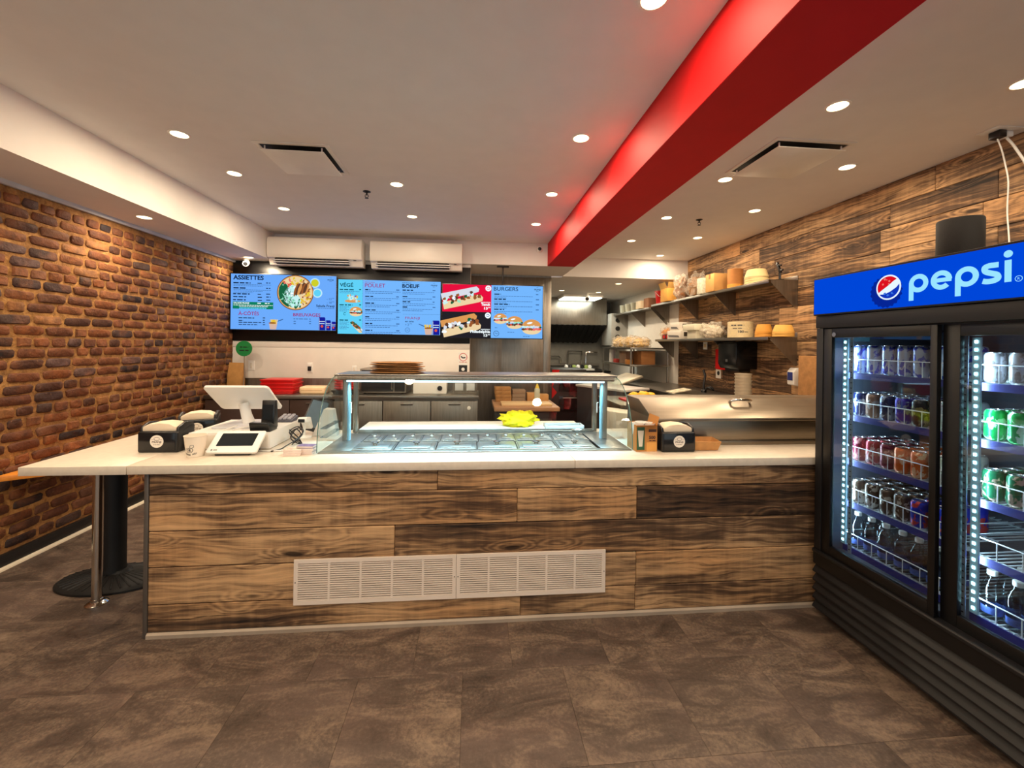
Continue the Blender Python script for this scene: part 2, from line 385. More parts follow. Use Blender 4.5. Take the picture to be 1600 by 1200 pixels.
# ---- brick wall
wl = struct(MB().box(XL - .25, XL - .009, YS, YB + .75, -.05, SOF + .1).build('wall_left', MORTAR, loc=(0, 0, 0)))
TINTS = [(142, 88, 52), (128, 76, 46), (108, 64, 42), (154, 104, 60), (86, 54, 40), (66, 46, 42), (46, 38, 40), (120, 80, 58), (98, 72, 66), (138, 80, 42), (74, 56, 50), (104, 60, 38)]
def brick_geo(L, h, r):
    """irregular pillowed brick face looking along +X"""
    n = 10; out = []
    for i, (u, v) in enumerate(((-1, -.6), (-.86, -1), (0, -1.02), (.86, -1), (1, -.6), (1, .6), (.86, 1), (0, 1.02), (-.86, 1), (-1, .6))):
        out.append((u * L / 2 + r.uniform(-.005, .005), v * h / 2 + r.uniform(-.0035, .0035)))
    d = r.uniform(-.004, .005)
    vs = [(-.03, a, b) for a, b in out] + [(-.006 + d, a * (1 - .004 / L), b * .985) for a, b in out] + [(.002 + d + r.uniform(-.002, .002), a * (1 - .02 / L), b * .82) for a, b in out]
    fs = []
    for k in (0, 1):
        for i in range(n): fs.append((k * n + i, k * n + (i + 1) % n, (k + 1) * n + (i + 1) % n, (k + 1) * n + i))
    fs.append(tuple(range(2 * n, 3 * n)))
    return vs, fs
def tint_mesh(me, cols):
    a = me.attributes.new('tint', 'FLOAT_COLOR', 'POINT')
    a.data.foreach_set('color', [c for q in cols for c in q]); me.materials.append(BRICK)
rb = random.Random(3); BH, CH = .060, .078; allb = []
rows = int((SOF - .03 - .07) / CH)
for rI in range(rows):
    z = .105 + rI * CH + CH / 2; y = -1.2 + rb.uniform(0, .2)
    wob = rb.uniform(0, 6)
    while y < YB - .02:
        L = rb.choice((.2, .205, .195, .21, .2, .185, .1, .095))
        if rI % 6 == 5: L = rb.choice((.1, .098, .105))
        if y + L > YB: L = YB - y
        if L > .045: allb.append((y + L / 2, z + .006 * math.sin(y * 2 + wob) + rb.uniform(-.002, .002), L))
        y += L + rb.uniform(.012, .022)
def vis(b):
    p = Vector((XL, b[0], b[1])) - Vector((0, 0, EYE)); d = p.dot(fw)
    x = CX + F * p.dot(rt) / d if d > .1 else -1e9
    if x < -15: return -1
    if b[1] < .84 and x > 225: return 0            # behind the counter front
    return b[2] / d ** 2
allb.sort(key=vis, reverse=True)
variants = {}
for kind, L0 in (('s', .2), ('h', .1)):
    for k in range(14):
        vs, fs = brick_geo(L0, BH, rb); me = bpy.data.meshes.new('brick'); me.from_pydata(vs, [], fs)
        me.polygons.foreach_set('use_smooth', [True] * len(me.polygons)); me.set_sharp_from_angle(angle=.9)
        c = lin(TINTS[k % len(TINTS)]); tint_mesh(me, [c] * len(vs)); variants[(kind, k)] = me
for (yb, zb, L) in allb[:300]:
    kind = 'h' if L < .14 else 's'
    o = bpy.data.objects.new('brick', variants[(kind, rb.choice((0, 0, 1, 1, 1, 2, 2, 3, 4, 4, 5, 6, 7, 8, 9, 9, 10, 11, 12, 13)))]); C.objects.link(o)
    o.parent = wl; o.location = (XL, yb, zb); o.scale = (1, L / (.1 if kind == 'h' else .2), 1); o.rotation_euler = (rb.uniform(-.012, .012), 0, 0)
V = []; Fs = []; cols = []
for (yb, zb, L) in allb[300:]:
    vs, fs = brick_geo(L, BH, rb); b = len(V); V += [(XL + x, yb + y, zb + z) for x, y, z in vs]; Fs += [tuple(i + b for i in q) for q in fs]
    cols += [lin(rb.choice(TINTS + TINTS[:4]))] * len(vs)
me = bpy.data.meshes.new('brick_rest'); me.from_pydata(V, [], Fs); me.polygons.foreach_set('use_smooth', [True] * len(me.polygons)); me.set_sharp_from_angle(angle=.9); tint_mesh(me, cols)
o = bpy.data.objects.new('brick_rest', me); C.objects.link(o); o.parent = wl; o['kind'] = 'stuff'
struct(MB().box(XL - .03, XL + .016, YS, YB, 0, .095).build('baseboard_left', M('black_base', (26, 24, 24), .45), loc=(0, 0, 0), bevel=.003))
struct(MB().prism([(XL + .016, 0), (XL + .036, 0), (XL + .034, .010), (XL + .028, .016), (XL + .016, .02)], 'y', YS, YB).build('trim_2', M('pale_trim', (226, 214, 190), .5), loc=(0, 0, 0)))
# ---- plank helper
def plank(L, h, th, loc, rz, parent, name='plank', mat=WOOD):
    o = MB().box(-L / 2, L / 2, -th / 2, th / 2, -h / 2, h / 2).build(name, mat, parent, world=False, bevel=.0035, seg=1)
    o.location = loc; o.rotation_euler = (0, 0, rz); return o
# ---- right wall: plank cladding, then painted
wr = struct(MB().box(XR + .012, XR + .3, YS, YF + .1, -.05, CEIL + .1).build('wall_right', M('wall_backing_board', (60, 44, 33), .8), loc=(0, 0, 0)))  # dark brown backing board behind the planks
PH = .1835; z = CEIL; rw = random.Random(11); row = 0
while z > 0.02:
    h = min(PH, z); y = 6.55
    while y > -1.0:
        L = rw.choice((1.22, 1.22, .95, 1.55, .7)); y2 = max(y - L, -1.0)
        plank(y - y2 - .002, h - .003, .014, (XR + .007, (y + y2) / 2, z - h / 2), math.pi / 2, wr)
        y = y2
    z -= PH; row += 1
struct(MB().box(XR - .004, XR + .05, 6.552, YF, 0, LOW).build('wall_right_kitchen', WHITE, loc=(0, 0, 0)))
# ---- back wall with the black board behind the screens
struct(MB().box(XL - .2, -.05, YB, YK + .1, -.05, LOW + .02).build('wall_back', WHITE, loc=(0, 0, 0)))
pb = tag(MB().box(XL + .0, -.05, YB - .022, YB - .001, 1.50, 2.505).build('black_backing_board', M('black_board', (14, 14, 16), .35), loc=(-1.5, YB, 1.5), bevel=.003), 'long black board on the back wall behind the menu screens', 'board')
struct(MB().box(XL + .0, -.05, YB - .012, YB - .001, 1.425, 1.495).build('trim_3', WHITE, loc=(0, 0, 0), bevel=.002))
struct(MB().box(XL + .0, -.05, YB - .012, YB - .001, 1.03, 1.42).build('trim_4', WHITE, loc=(0, 0, 0), bevel=.002))
# ---- stainless divider wall and kitchen shell
wk = struct(MB().box(-.05, 1.17, YK, YK + .12, -.05, LOW).build('wall_kitchen', STEELV, loc=(0, 0, 0)))
for a, b in ((-.048, .42), (.424, 1.06), (1.064, 1.172)): MB().box(a, b, YK - .006, YK - .0005, .02, LOW - .03).build('steel_sheet', STEELV, wk, bevel=.002)
struct(MB().box(-.05, XR + .1, YF, YF + .12, -.05, LOW + .02).build('wall_far', M('far_wall', (150, 150, 144), .6), loc=(0, 0, 0)))
struct(MB().box(-.17, -.05, YK + .1, YF, -.05, LOW + .02).build('wall_kitchen_left', WHITE, loc=(0, 0, 0)))
# ---- street front behind the viewer: knee wall, mullions, glass
fwl = struct(MB().box(XL - .2, XR + .2, YS - .12, YS, -.05, .4).box(XL - .2, XR + .2, YS - .12, YS, 2.6, CEIL + .1).build('wall_front', M('front_wall', (190, 185, 178), .7), loc=(0, 0, 0)))
wn = struct(MB().box(XL, XR, YS - .065, YS - .055, .4, 2.6).build('window_1', PANEL, loc=(0, 0, 0)))
for x in (XL, -1.0, 1.2, XR): MB().box(x - .035, x + .035, YS - .1, YS - .02, .4, 2.6).build('mullion', DARKM, wn)

# ================================================================== CEILING FITTINGS
GLOW = E('lamp_glow', (255, 226, 170), 7.0); RING = M('lamp_ring', (244, 238, 228), .5, var=.01)
def downlight_mesh():
    t = T('downlight', '', 'lamp', (0, 0, 0))
    MB().lathe([(.062, -.0005), (.062, -.004), (.058, -.006), (.050, -.005), (.049, -.0005)], n=24, cap=False).build('ring', RING, t, world=False)
    MB().lathe([(0, -.0035), (.0495, -.0035)], n=24, cap=False).build('diffuser', GLOW, t, world=False)
    ld = bpy.data.lights.new('lamp', 'AREA'); ld.shape = 'DISK'; ld.size = .095; ld.energy = LAMP_W; ld.color = LAMP_COL
    l = bpy.data.objects.new('lamp', ld); C.objects.link(l); l.parent = t; l.location = (0, 0, -.012)
    return t
dl = downlight_mesh(); first = True
def put_lamp(x, y, z, label, group):
    global first
    t = dl if first else copy_tree(dl)
    first = False; t.location = (x, y, z); t['label'] = label; t['group'] = group
for y in (-.6, .5, 1.6, 2.92, 3.55, 4.43): put_lamp(-1.94, y, CEIL, 'round recessed downlight in the ceiling row beside the white soffit', 'downlights along the soffit')
for y in (-.7, .4, 1.35, 3.62, 4.52): put_lamp(-.67, y, CEIL, 'round recessed downlight in the middle row of the main ceiling', 'downlights in the middle row')
for y in (.5, 1.56, 2.66, 3.68, 4.62): put_lamp(.68, y, CEIL, 'round recessed downlight tinting red beside the red beam', 'downlights beside the red beam')
for y in (.1, 1.1, 2.14, 3.18, 4.2, 5.18): put_lamp(2.0, y, CEIL, 'round recessed downlight between the red beam and the air diffuser', 'downlights right of the beam')
for y in (.8, 1.85, 2.85, 3.87, 4.92, 5.96): put_lamp(2.745, y, CEIL, 'round recessed downlight in the row nearest the plank wall', 'downlights along the plank wall')
for y in (.3, 2.0, 3.70, 5.30): put_lamp(-2.72, y, SOF, 'round recessed downlight in the lower soffit above the brick wall', 'downlights in the soffit')
for x, y in ((2.43, 6.85), (2.45, 8.05), (1.68, 7.9)): put_lamp(x, y, LOW, 'round recessed downlight in the low kitchen ceiling', 'kitchen downlights')
# square ceiling air diffusers: a dropped plate below a dark opening
def diffuser(cx, cy, s, label):
    t = T('air_diffuser', label, 'air vent', (cx, cy, CEIL))
    h = s / 2
    fr = MB()
    for a, b, c, d in ((-h - .03, h + .03, -h - .03, -h), (-h - .03, h + .03, h, h + .03), (-h - .03, -h, -h, h), (h, h + .03, -h, h)): fr.box(a, b, c, d, -.008, -.0005)
    fr.build('frame', WHITE, t, world=False, bevel=.002)
    MB().box(-h + .001, h - .001, -h + .001, h - .001, -.003, -.0005).build('opening', BMAT, t, world=False)
    pl = MB().box(-h + .012, h - .012, -h + .012, h - .012, -.040, -.034).build('plate', WHITE, t, world=False, bevel=.002)
    for sx in (-1, 1):
        for sy in (-1, 1): MB().box(sx * (h - .03) - .004, sx * (h - .03) + .004, sy * (h - .03) - .004, sy * (h - .03) + .004, -.035, -.002).build('hanger', WHITE, t, world=False)
    return t
diffuser(-1.26, 3.20, .44, 'square white ceiling air diffuser over the left of the counter')
diffuser(2.20, 2.78, .50, 'square white ceiling air diffuser right of the red beam')
def sprinkler(x, y, z, label):
    t = T('sprinkler', label, 'sprinkler', (x, y, z), group='ceiling sprinklers')
    MB().lathe([(.034, -.0005), (.034, -.004), (.012, -.012), (.012, -.002)], n=18).build('rosette', DARKM, t, world=False)
    MB().lathe([(.007, -.008), (.007, -.034)], n=10).tube([(-.012, 0, -.03), (-.016, 0, -.045), (0, 0, -.058)], .003, 6).tube([(.012, 0, -.03), (.016, 0, -.045), (0, 0, -.058)], .003, 6).tube([(-.012, 0, -.03), (.012, 0, -.03)], .003, 6).build('body', DARKM, t, world=False)
    MB().lathe([(.0, -.058), (.016, -.059), (.017, -.062), (0, -.062)], n=14).build('deflector', DARKM, t, world=False)
sprinkler(-.97, 3.83, CEIL, 'small dark sprinkler head in the main ceiling')
sprinkler(2.37, 4.22, CEIL, 'small dark sprinkler head between downlights near the plank wall')
def bullet_cam(base, dirv, label, r=.03, L=.09, drop=.045):
    t = T('security_camera', label, 'camera', base)
    d = Vector(dirv).normalized(); p = Vector((0, 0, -drop))
    MB().lathe([(.032, -.0005), (.032, -.012), (.02, -.018)], n=18).tube([(0, 0, -.014), (0, 0, -drop)], .010, 8).build('mount', WPLA, t, world=False)
    MB().tube([p - d * L * .5, p - d * L * .46, p + d * L * .44, p + d * L * .5], [r * .8, r, r, r * .92], 18).build('housing', WPLA, t, world=False, ang=50)
    MB().tube([p + d * L * .501, p + d * L * .51], r * .72, 18).build('lens', BPLA, t, world=False)
bullet_cam((-2.80, 5.40, SOF), (.35, -1, -.35), 'white bullet security camera under the soffit beside the first menu screen', .034, .11, .055)
bullet_cam((2.30, 8.30, LOW), (-.35, -1, -.35), 'white security camera hanging from the kitchen ceiling', .05, .16, .09)
t = T('security_camera', 'small round white camera on the bulkhead near the red beam', 'camera', (.855, 5.4995, 2.765))
MB().lathe([(.042, 0), (.042, -.012), (.036, -.02), (.030, -.05), (.026, -.052)], n=22, axis='y').build('housing', WPLA, t, world=False)
MB().lathe([(0, -.0535), (.02, -.0535), (.024, -.0525)], n=18, axis='y').build('lens', BPLA, t, world=False)
# kitchen fluorescent panel
t = T('fluorescent_light', 'bright rectangular fluorescent fixture on the kitchen ceiling', 'lamp', (2.25, 8.72, LOW))
MB().box(-.42, .42, -.30, .30, -.055, -.0005).build('housing', WHITE, t, world=False, bevel=.004)
MB().box(-.40, .40, -.28, .28, -.075, -.0552).build('diffuser', E('fluo', (245, 255, 240), 3.0), t, world=False, bevel=.006)
ld = bpy.data.lights.new('lamp', 'AREA'); ld.shape = 'RECTANGLE'; ld.size = .8; ld.size_y = .5; ld.energy = 9; ld.color = (.93, 1, .9)
l = bpy.data.objects.new('lamp', ld); C.objects.link(l); l.parent = t; l.location = (0, 0, -.08)
# ================================================================== BACK WALL: SCREENS, AIR CONDITIONERS
SB = E('screen_blue', (116, 182, 252), .95); SB1 = E('screen_blue_deep', (108, 170, 250), .95); SB2 = E('screen_cyan', (96, 208, 246), .95)
INK = E('ink_dark', (16, 34, 66), 1); INK2 = E('ink_soft', (62, 104, 160), 1); INKT = E('ink_teal', (12, 78, 96), 1); MAG = E('ink_magenta', (150, 54, 120), 1)
GRN = E('menu_green', (14, 122, 92), 1); SWH = E('menu_white', (240, 250, 255), 1); MRED = E('menu_red', (226, 16, 60), 1); MBLK = E('menu_black', (34, 32, 38), 1)
fC = lambda n, c: E('food_' + n, c, 1)
LEAF, FETA, MEAT, CORN, TOM, BUN, BUNL, MINT, ONION, NAVY = fC('leaf', (24, 96, 62)), fC('feta', (196, 236, 236)), fC('meat', (150, 86, 44)), fC('corn', (226, 190, 50)), fC('tomato', (220, 84, 60)), fC('bun', (214, 150, 84)), fC('bun_pale', (232, 206, 160)), fC('mint', (150, 226, 196)), fC('onion', (212, 216, 226)), fC('navy', (22, 30, 150))
BROWN = fC('brown', (92, 58, 40)); OLIVE = fC('olive', (200, 200, 40)); CUPM = fC('cup', (208, 176, 160)); PINKM = fC('pink', (232, 116, 110)); SAUCE = fC('sauce', (176, 216, 246))
YT = 5.44
def screen_frame(x0, z0):
    return lambda u, v, k: (x0 + u, YT - .0008 - .0006 * k, z0 + v)
def tv(name, x0, x1, z0, z1, label, mount=None):
    t = T(name, label, 'screen', ((x0 + x1) / 2, YT + .05, z0))
    b = .010
    MB().box(x0 + .02, x1 - .02, YT + .012, YT + (.086 if mount is None else .05), z0 + .03, z1 - .03).build('rear_housing', BMAT, t, bevel=.006)
    MB().box(x0, x1, YT, YT + .012, z0, z1).build('bezel', BPLA, t, bevel=.002)
    return t, x0 + b, z0 + b, x1 - x0 - 2 * b, z1 - z0 - 2 * b
def can_pic(f, u, v, s, lay=3):
    f.rect(NAVY, u, v, u + s, v + s * 1.9, lay); f.poly(NAVY, ((u + s * .1, v + s * 2.05), (u, v + s * 1.9), (u + s, v + s * 1.9), (u + s * .9, v + s * 2.05)), lay)
    f.rect(SAUCE, u + .12 * s, v + s * 1.0, u + .9 * s, v + s * 1.12, lay + 1); f.disc(TOM, u + s * .5, v + s * .62, s * .2, layer=lay + 1, n=12); f.rect(SWH, u + .05 * s, v + s * 1.35, u + .95 * s, v + s * 1.42, lay + 1)
    f.rect(SWH, u + s * .06, v, u + s * .1, v + s * 1.9, lay + 1)
def fries(f, u, v, s, straw=1, lay=3):
    f.poly(CUPM, ((u - .32 * s, v), (u + .32 * s, v), (u + .45 * s, v + .75 * s), (u - .45 * s, v + .75 * s)), lay)
    for i in range(14):
        a = rnd(-.6, .6); x = u + rnd(-.34, .34) * s; y = v + .6 * s; f.poly(random.choice((CORN, BUNL, CORN)), ((x - .05 * s, y), (x + .05 * s, y), (x + .05 * s + a * .3 * s, y + .5 * s), (x - .05 * s + a * .3 * s, y + .5 * s)), lay + 1)
    f.disc(MEAT, u, v + .72 * s, .42 * s, .10 * s, layer=lay + 2, n=16, jit=.2)
    x = u + straw * .3 * s; f.stroke(INK2, [(x, v + .85 * s), (x + straw * .75 * s, v + 1.15 * s)], .10 * s, lay)
def burger(f, u, v, s, lay=3, leafy=True):
    f.disc(BUN, u, v + .12 * s, s, .78 * s, layer=lay, a0=0, a1=math.pi, n=20); f.disc(BUNL, u, v - .18 * s, .96 * s, .48 * s, layer=lay, a0=math.pi, a1=2 * math.pi, n=20)
    for i in range(9): f.disc(random.choice((FETA, MINT, LEAF, ONION)), u + (i - 4) * .22 * s, v + .12 * s + rnd(-.05, .05) * s, .17 * s, .12 * s, layer=lay + 1, n=9, jit=.25)
    for i in range(9): f.disc(random.choice((TOM, PINKM, MEAT, BROWN)), u + (i - 4) * .22 * s, v - .12 * s + rnd(-.05, .05) * s, .16 * s, .13 * s, layer=lay + 2, n=9, jit=.25)
    f.disc(SWH, u - .2 * s, v + .52 * s, .3 * s, .10 * s, layer=lay + 1, n=10, rot=.2)
def sandwich(f, u0, v0, u1, v1, s, top, lay=3):
    d = Vector((u1 - u0, v1 - v0)); L = d.length; ang = math.atan2(d.y, d.x); c, sn = math.cos(ang), math.sin(ang)
    P = lambda a, b: (u0 + a * c - b * sn, v0 + a * sn + b * c)
    def cap(mat, b0, b1, l0, l1, lay):
        pts = [P(l0, b0)] + [P(l0 + (l1 - l0) * i / 8, b0) for i in range(1, 8)] + [P(l1 - s * .1, b0 + (b1 - b0) * .1), P(l1, b0 + (b1 - b0) * .5), P(l1 - s * .18, b1)] + [P(l0 + (l1 - l0) * i / 8, b1) for i in range(6, -1, -1)]
        f.poly(mat, pts, lay)
    cap(BUNL, -.62 * s, 0, 0, L, lay); cap(top, .2 * s, .72 * s, 0, L * .95, lay)
    for i in range(26):
        a = rnd(.02, .92) * L; f.disc(random.choice((FETA, ONION, MEAT, BROWN, MINT, SWH, MEAT, LEAF)), *P(a, rnd(-.22, .32) * s), .17 * s, .13 * s, layer=lay + 1 + i % 3, n=9, jit=.3, rot=rnd(0, 3))
def brand(f, u, v, h, mat=INK): f.text(mat, 'FRANJI', u, v, h, h * 4.6, .02, 'r', 2); f.stroke(mat, [(u - h * 2.9, v + h * 1.7), (u - h * 2.6, v + h * 2.3), (u - h * 2.0, v + h * 2.3), (u - h * 1.8, v + h * 1.7)], h * .14, 2); f.lines(mat, u - h * 3.2, v - h * .8, u - h * 1.4, h * .28, 2)
# print is laid out from measurements on the enlarged photograph: corner pixels of each screen -> its own u, v
def layout(tl, tr, bl, br, w, h):
    def f_(x, y):
        u = (x - tl[0]) / (tr[0] - tl[0]); v = .5
        for _ in range(4):
            yt = tl[1] + (tr[1] - tl[1]) * u; yb = bl[1] + (br[1] - bl[1]) * u; v = (y - yt) / (yb - yt)
            x0 = tl[0] + (bl[0] - tl[0]) * v; x1 = tr[0] + (br[0] - tr[0]) * v; u = (x - x0) / (x1 - x0)
        return u * w, (1 - v) * h
    return f_
def head(f, L, mat, s, x0, y0, x1, y1, cap, bold=.02, lay=3):
    """heading between baseline ends (x0,y0)-(x1,y1), cap height in enlarged pixels"""
    u, v = L(x0, y0); u1, v1 = L(x1, y1); k = L(x0, y0 - cap)[1] - v; f.text(mat, s, u, (v + v1) / 2, k, u1 - u, bold, 'l', lay)
def small(f, L, mat, x0, y0, x1, y1, hpx, lay=2, sd=0):
    u, v = L(x0, y0); u1, v1 = L(x1, y1); f.lines(mat, u, (v + v1) / 2, u1, hpx * .00092, lay, sd)
# ---- screen one
t, x0, z0, w_, h_ = tv('menu_screen', -3.005, -1.728, 1.632, 2.338, 'wall menu screen headed ASSIETTES with a salad bowl picture')
MB().box(x0, x0 + w_, YT - .001, YT - .0002, z0, z0 + h_).build('display', SB1, t, smooth=False)
f = FLAT(screen_frame(x0, z0)); L = layout((75, 95), (1560, 180), (55, 862), (1545, 920), w_, h_)
head(f, L, INK, 'ASSIETTES', 103, 176, 528, 196, 58, .035)
for k, (xa, ya, xb, yb, n2) in enumerate(((105, 232, 345, 240, 2), (105, 305, 280, 306, 3), (100, 385, 330, 390, 0), (100, 425, 280, 428, 0), (98, 468, 275, 470, 0))):
    small(f, L, INK, xa, ya, xb, yb, 15, 2, k)
    for q in (440, 560):
        if k != 1 or q > 500: small(f, L, INK, q, ya + 14, q + 60, ya + 18, 12, 2, k + q)
    for r in range(n2): small(f, L, INK2, 105, ya + 20 + 16 * r, (630, 510, 380)[r], ya + 38 + 16 * r, 6, 2, r + k)
gq = [L(95, 482), L(658, 512), L(655, 606), L(90, 580)]; f.poly(GRN, gq, 1)
head(f, L, SWH, 'SALADE FRANJI', 103, 512, 320, 518, 20, .03); small(f, L, SWH, 435, 522, 485, 524, 12); small(f, L, SWH, 540, 528, 605, 530, 12); small(f, L, SWH, 103, 534, 650, 558, 7); small(f, L, SWH, 180, 556, 580, 570, 7)
f.poly(SB2, [L(185, 566), L(560, 582), L(558, 602), L(183, 584)], 2); small(f, L, GRN, 195, 582, 550, 597, 7, 3)
head(f, L, MAG, 'À-CÔTÉS', 168, 668, 455, 684, 46, .02)
for k, xe in enumerate((390, 235, 488, 437)): small(f, L, INK, 170, 716 + k * 31, xe, 724 + k * 31, 11, 2, k); small(f, L, INK, 508, 726 + k * 31, 542, 728 + k * 31, 11, 2, k)
fries(f, *L(652, 882), .112)
bu, bv = L(972, 385); br = .213
f.disc(BROWN, bu, bv, br + .008, layer=1, n=40); f.disc(BUN, bu, bv, br, layer=2, n=40); f.disc(BUNL, bu, bv, br * .95, layer=3, n=40)
f.poly(LEAF, [(bu + br * .94 * math.cos(a), bv + br * .94 * math.sin(a)) for a in [2.35 + i * .13 for i in range(16)]] + [(bu - br * .1, bv)], 4)
f.poly(FETA, [(bu - br * .35, bv + br * .42), (bu - br * .12, bv + br * .45), (bu + br * .02, bv), (bu + br * .45, bv - br * .55), (bu + br * .25, bv - br * .85), (bu - br * .2, bv - br * .88), (bu - br * .62, bv - br * .5), (bu - br * .6, bv + br * .05)], 4)
for i in range(230):
    a = rnd(0, 6.28); r = br * .90 * math.sqrt(rnd(0, 1)); dx, dy = r * math.cos(a), r * math.sin(a); q = math.degrees(a) % 360
    if 62 < q < 112 and r > br * .45: mt = random.choice((CORN, CORN, OLIVE, BUNL))
    elif 112 < q < 140 and r > br * .45: mt = random.choice((TOM, PINKM, TOM))
    elif 140 < q < 222 and r > br * .5: mt = random.choice((LEAF, LEAF, LEAF, MINT))
    elif 222 < q < 300 and r > br * .35: mt = random.choice((MINT, FETA, MINT, LEAF, FETA))
    elif (q > 300 or q < 8) and r > br * .5: mt = random.choice((CORN, BUN, CORN, MEAT))
    elif (q < 62) and r > br * .55: mt = random.choice((BUN, MEAT, BROWN))
    elif dx < 0 and abs(dy) < br * .5: mt = random.choice((FETA, FETA, MINT, SWH))
    else: continue
    f.disc(mt, bu + dx, bv + dy, rnd(.010, .022), rnd(.006, .012), layer=5 + i % 5, n=7, rot=rnd(0, 3), jit=.25)
for i in range(7): f.disc((MEAT, BROWN, BUN, BROWN)[i % 4], bu + br * .05 + i * .022, bv + br * .18 + .002 * i, .018, .088 - .004 * i, layer=10 + i % 3, rot=-.3, n=14, jit=.10)
su, sv = L(1252, 262); f.disc(SAUCE, su, sv, .062, layer=1, n=24); f.disc(OLIVE, su, sv, .046, layer=2, n=24)
su, sv = L(1287, 400); f.disc(SAUCE, su, sv, .060, layer=1, n=24); f.disc(FETA, su, sv, .052, layer=2, n=24); f.disc(SB2, su, sv, .044, layer=3, n=24)
brand(f, *L(1520, 238), .016)
head(f, L, INK2, '- 12', 1420, 500, 1490, 502, 28, .01); head(f, L, INK2, '99', 1495, 486, 1528, 488, 14, .01); head(f, L, INK2, '- 18', 1420, 548, 1490, 550, 28, .01); head(f, L, INK2, '99', 1495, 534, 1528, 536, 14, .01)
head(f, L, INK, 'Salade Franji', 1268, 588, 1530, 600, 30, .02); small(f, L, INK2, 1292, 610, 1528, 622, 7)
head(f, L, MAG, 'BREUVAGES', 938, 708, 1328, 724, 44, .02)
for k, xe in enumerate((1145, 975, 975)): small(f, L, INK2, 942, 748 + k * 31, xe, 758 + k * 31, 11, 2, k); small(f, L, INK2, 1165, 758 + k * 31, 1198, 760 + k * 31, 11, 2, k)
for xq, sz in ((1300, .080), (1400, .062), (1482, .054)): can_pic(f, L(xq, 905)[0], .002, sz)
f.build('print', t)
# ---- screen two
t, x0, z0, w_, h_ = tv('menu_screen', -1.722, -.424, 1.595, 2.302, 'wall menu screen with VÉGÉ, POULET and BOEUF columns')
MB().box(x0, x0 + w_, YT - .001, YT - .0002, z0, z0 + h_).build('display', SB, t, smooth=False)
f = FLAT(screen_frame(x0, z0)); L = layout((90, 130), (1520, 205), (80, 885), (1510, 940), w_, h_)
ue_ = L(422, 500)[0]; f.rect(SB2, 0, 0, ue_, h_, 1)
for i in range(34): f.rect(INK2, ue_ - .002, .01 + i * .02, ue_ + .002, .02 + i * .02, 2)
head(f, L, INKT, 'VÉGÉ', 108, 232, 295, 238, 48, .025)
for k, (xa, ya, xb) in enumerate(((108, 280, 305), (105, 492, 285), (105, 702, 222))):
    small(f, L, INKT, xa, ya, xb, ya + 8, 14, 3, k); small(f, L, INKT, 375, ya + 8, 402, ya + 9, 13, 3)
    for r in range((2, 4, 6)[k]): small(f, L, INK2, xa, ya + 24 + r * 19, xa + (270, 190)[r] if k == 0 else xa + 130 - (r % 2) * 30, ya + 30 + r * 19, 6, 3, r)
cu_, cv_ = L(178, 612); f.stroke(INKT, [(cu_ + .015 * math.cos(a / 6), cv_ + .015 * math.sin(a / 6)) for a in range(4, 34)], .005, 3)
cu_, cv_ = L(285, 400); f.disc(BUN, cu_, cv_ - .035, .098, .02, layer=2, n=16)
for i in range(22): f.disc(random.choice((FETA, ONION, MINT, BUN, MAG, CORN, PINKM)), cu_ + rnd(-.06, .06), cv_ + rnd(-.035, .05), rnd(.010, .024), .010, layer=3 + i % 4, n=8, jit=.25, rot=rnd(0, 3))
burger(f, *L(330, 595), .078, 3)
q = [L(245, 735), L(290, 715), L(408, 830), L(412, 885), L(375, 880)]; f.poly(BUNL, q, 3); aa, bb = Vector(L(272, 728)), Vector(L(398, 845))
for i in range(24):
    p = aa.lerp(bb, rnd(0, 1)); f.disc(random.choice((BROWN, BROWN, MEAT, LEAF, ONION)), p.x + rnd(-.012, .012), p.y + rnd(-.014, .014), .018, .011, layer=4 + i % 3, n=9, jit=.25, rot=-.7)
head(f, L, MAG, 'POULET', 455, 248, 738, 262, 52, .012); small(f, L, MAG, 455, 182, 590, 190, 6)
for k in range(7):
    ya = 290 + k * 94; small(f, L, INK, 458, ya, 458 + (70, 112, 140, 145, 68, 98, 98)[k], ya + 5, 15, 2, k); small(f, L, INK2, 890, ya + 18, 935, ya + 20, 14, 2, k)
    for r in range(2): small(f, L, INK2, 458, ya + 22 + r * 22, (950, 840)[r] - 20 * (k % 3), ya + 42 + r * 20, 7, 2, r + k)
head(f, L, INK, 'BOEUF', 975, 270, 1215, 282, 50, .03); small(f, L, INK, 975, 205, 1100, 212, 6); brand(f, *L(1470, 262), .017)
for k in range(4):
    ya = (312, 400, 472, 545)[k]; small(f, L, INK, 980, ya, 980 + (148, 68, 108, 66)[k], ya + 4, 15, 2, k); small(f, L, INK2, 1405, ya + 16, 1445, ya + 18, 13, 2, k)
    for r in range(2): small(f, L, INK2, 980, ya + 24 + r * 20, (1430, 1300)[r] - 30 * (k % 2), ya + 42 + r * 20, 7, 2, r + k)
for i in range(24): u, v = L(985 + i * 22, 640 + i * .8); f.rect(INK2, u, v, u + .012, v + .003, 2)
head(f, L, MAG, 'FRANJI', 1015, 708, 1222, 716, 36, .0); head(f, L, INK, 'en trio', 1015, 748, 1138, 752, 22, .02); head(f, L, INK2, '+ 3', 1015, 800, 1066, 802, 34, .01); head(f, L, INK2, '75', 1078, 780, 1110, 781, 16, .01)
cu_, cv_ = L(1048, 858); f.stroke(INK2, [(cu_ + .029 * math.cos(i * .2618), cv_ + .029 * math.sin(i * .2618)) for i in range(24)], .005, 2, True); f.stroke(INK2, [(cu_ - .015, cv_ + .004), (cu_ - .002, cv_ - .007), (cu_ + .016, cv_ + .006)], .005, 2)
fries(f, L(1345, 920)[0], .002, .118, -1); can_pic(f, L(1400, 920)[0], .002, .090)
f.build('print', t)
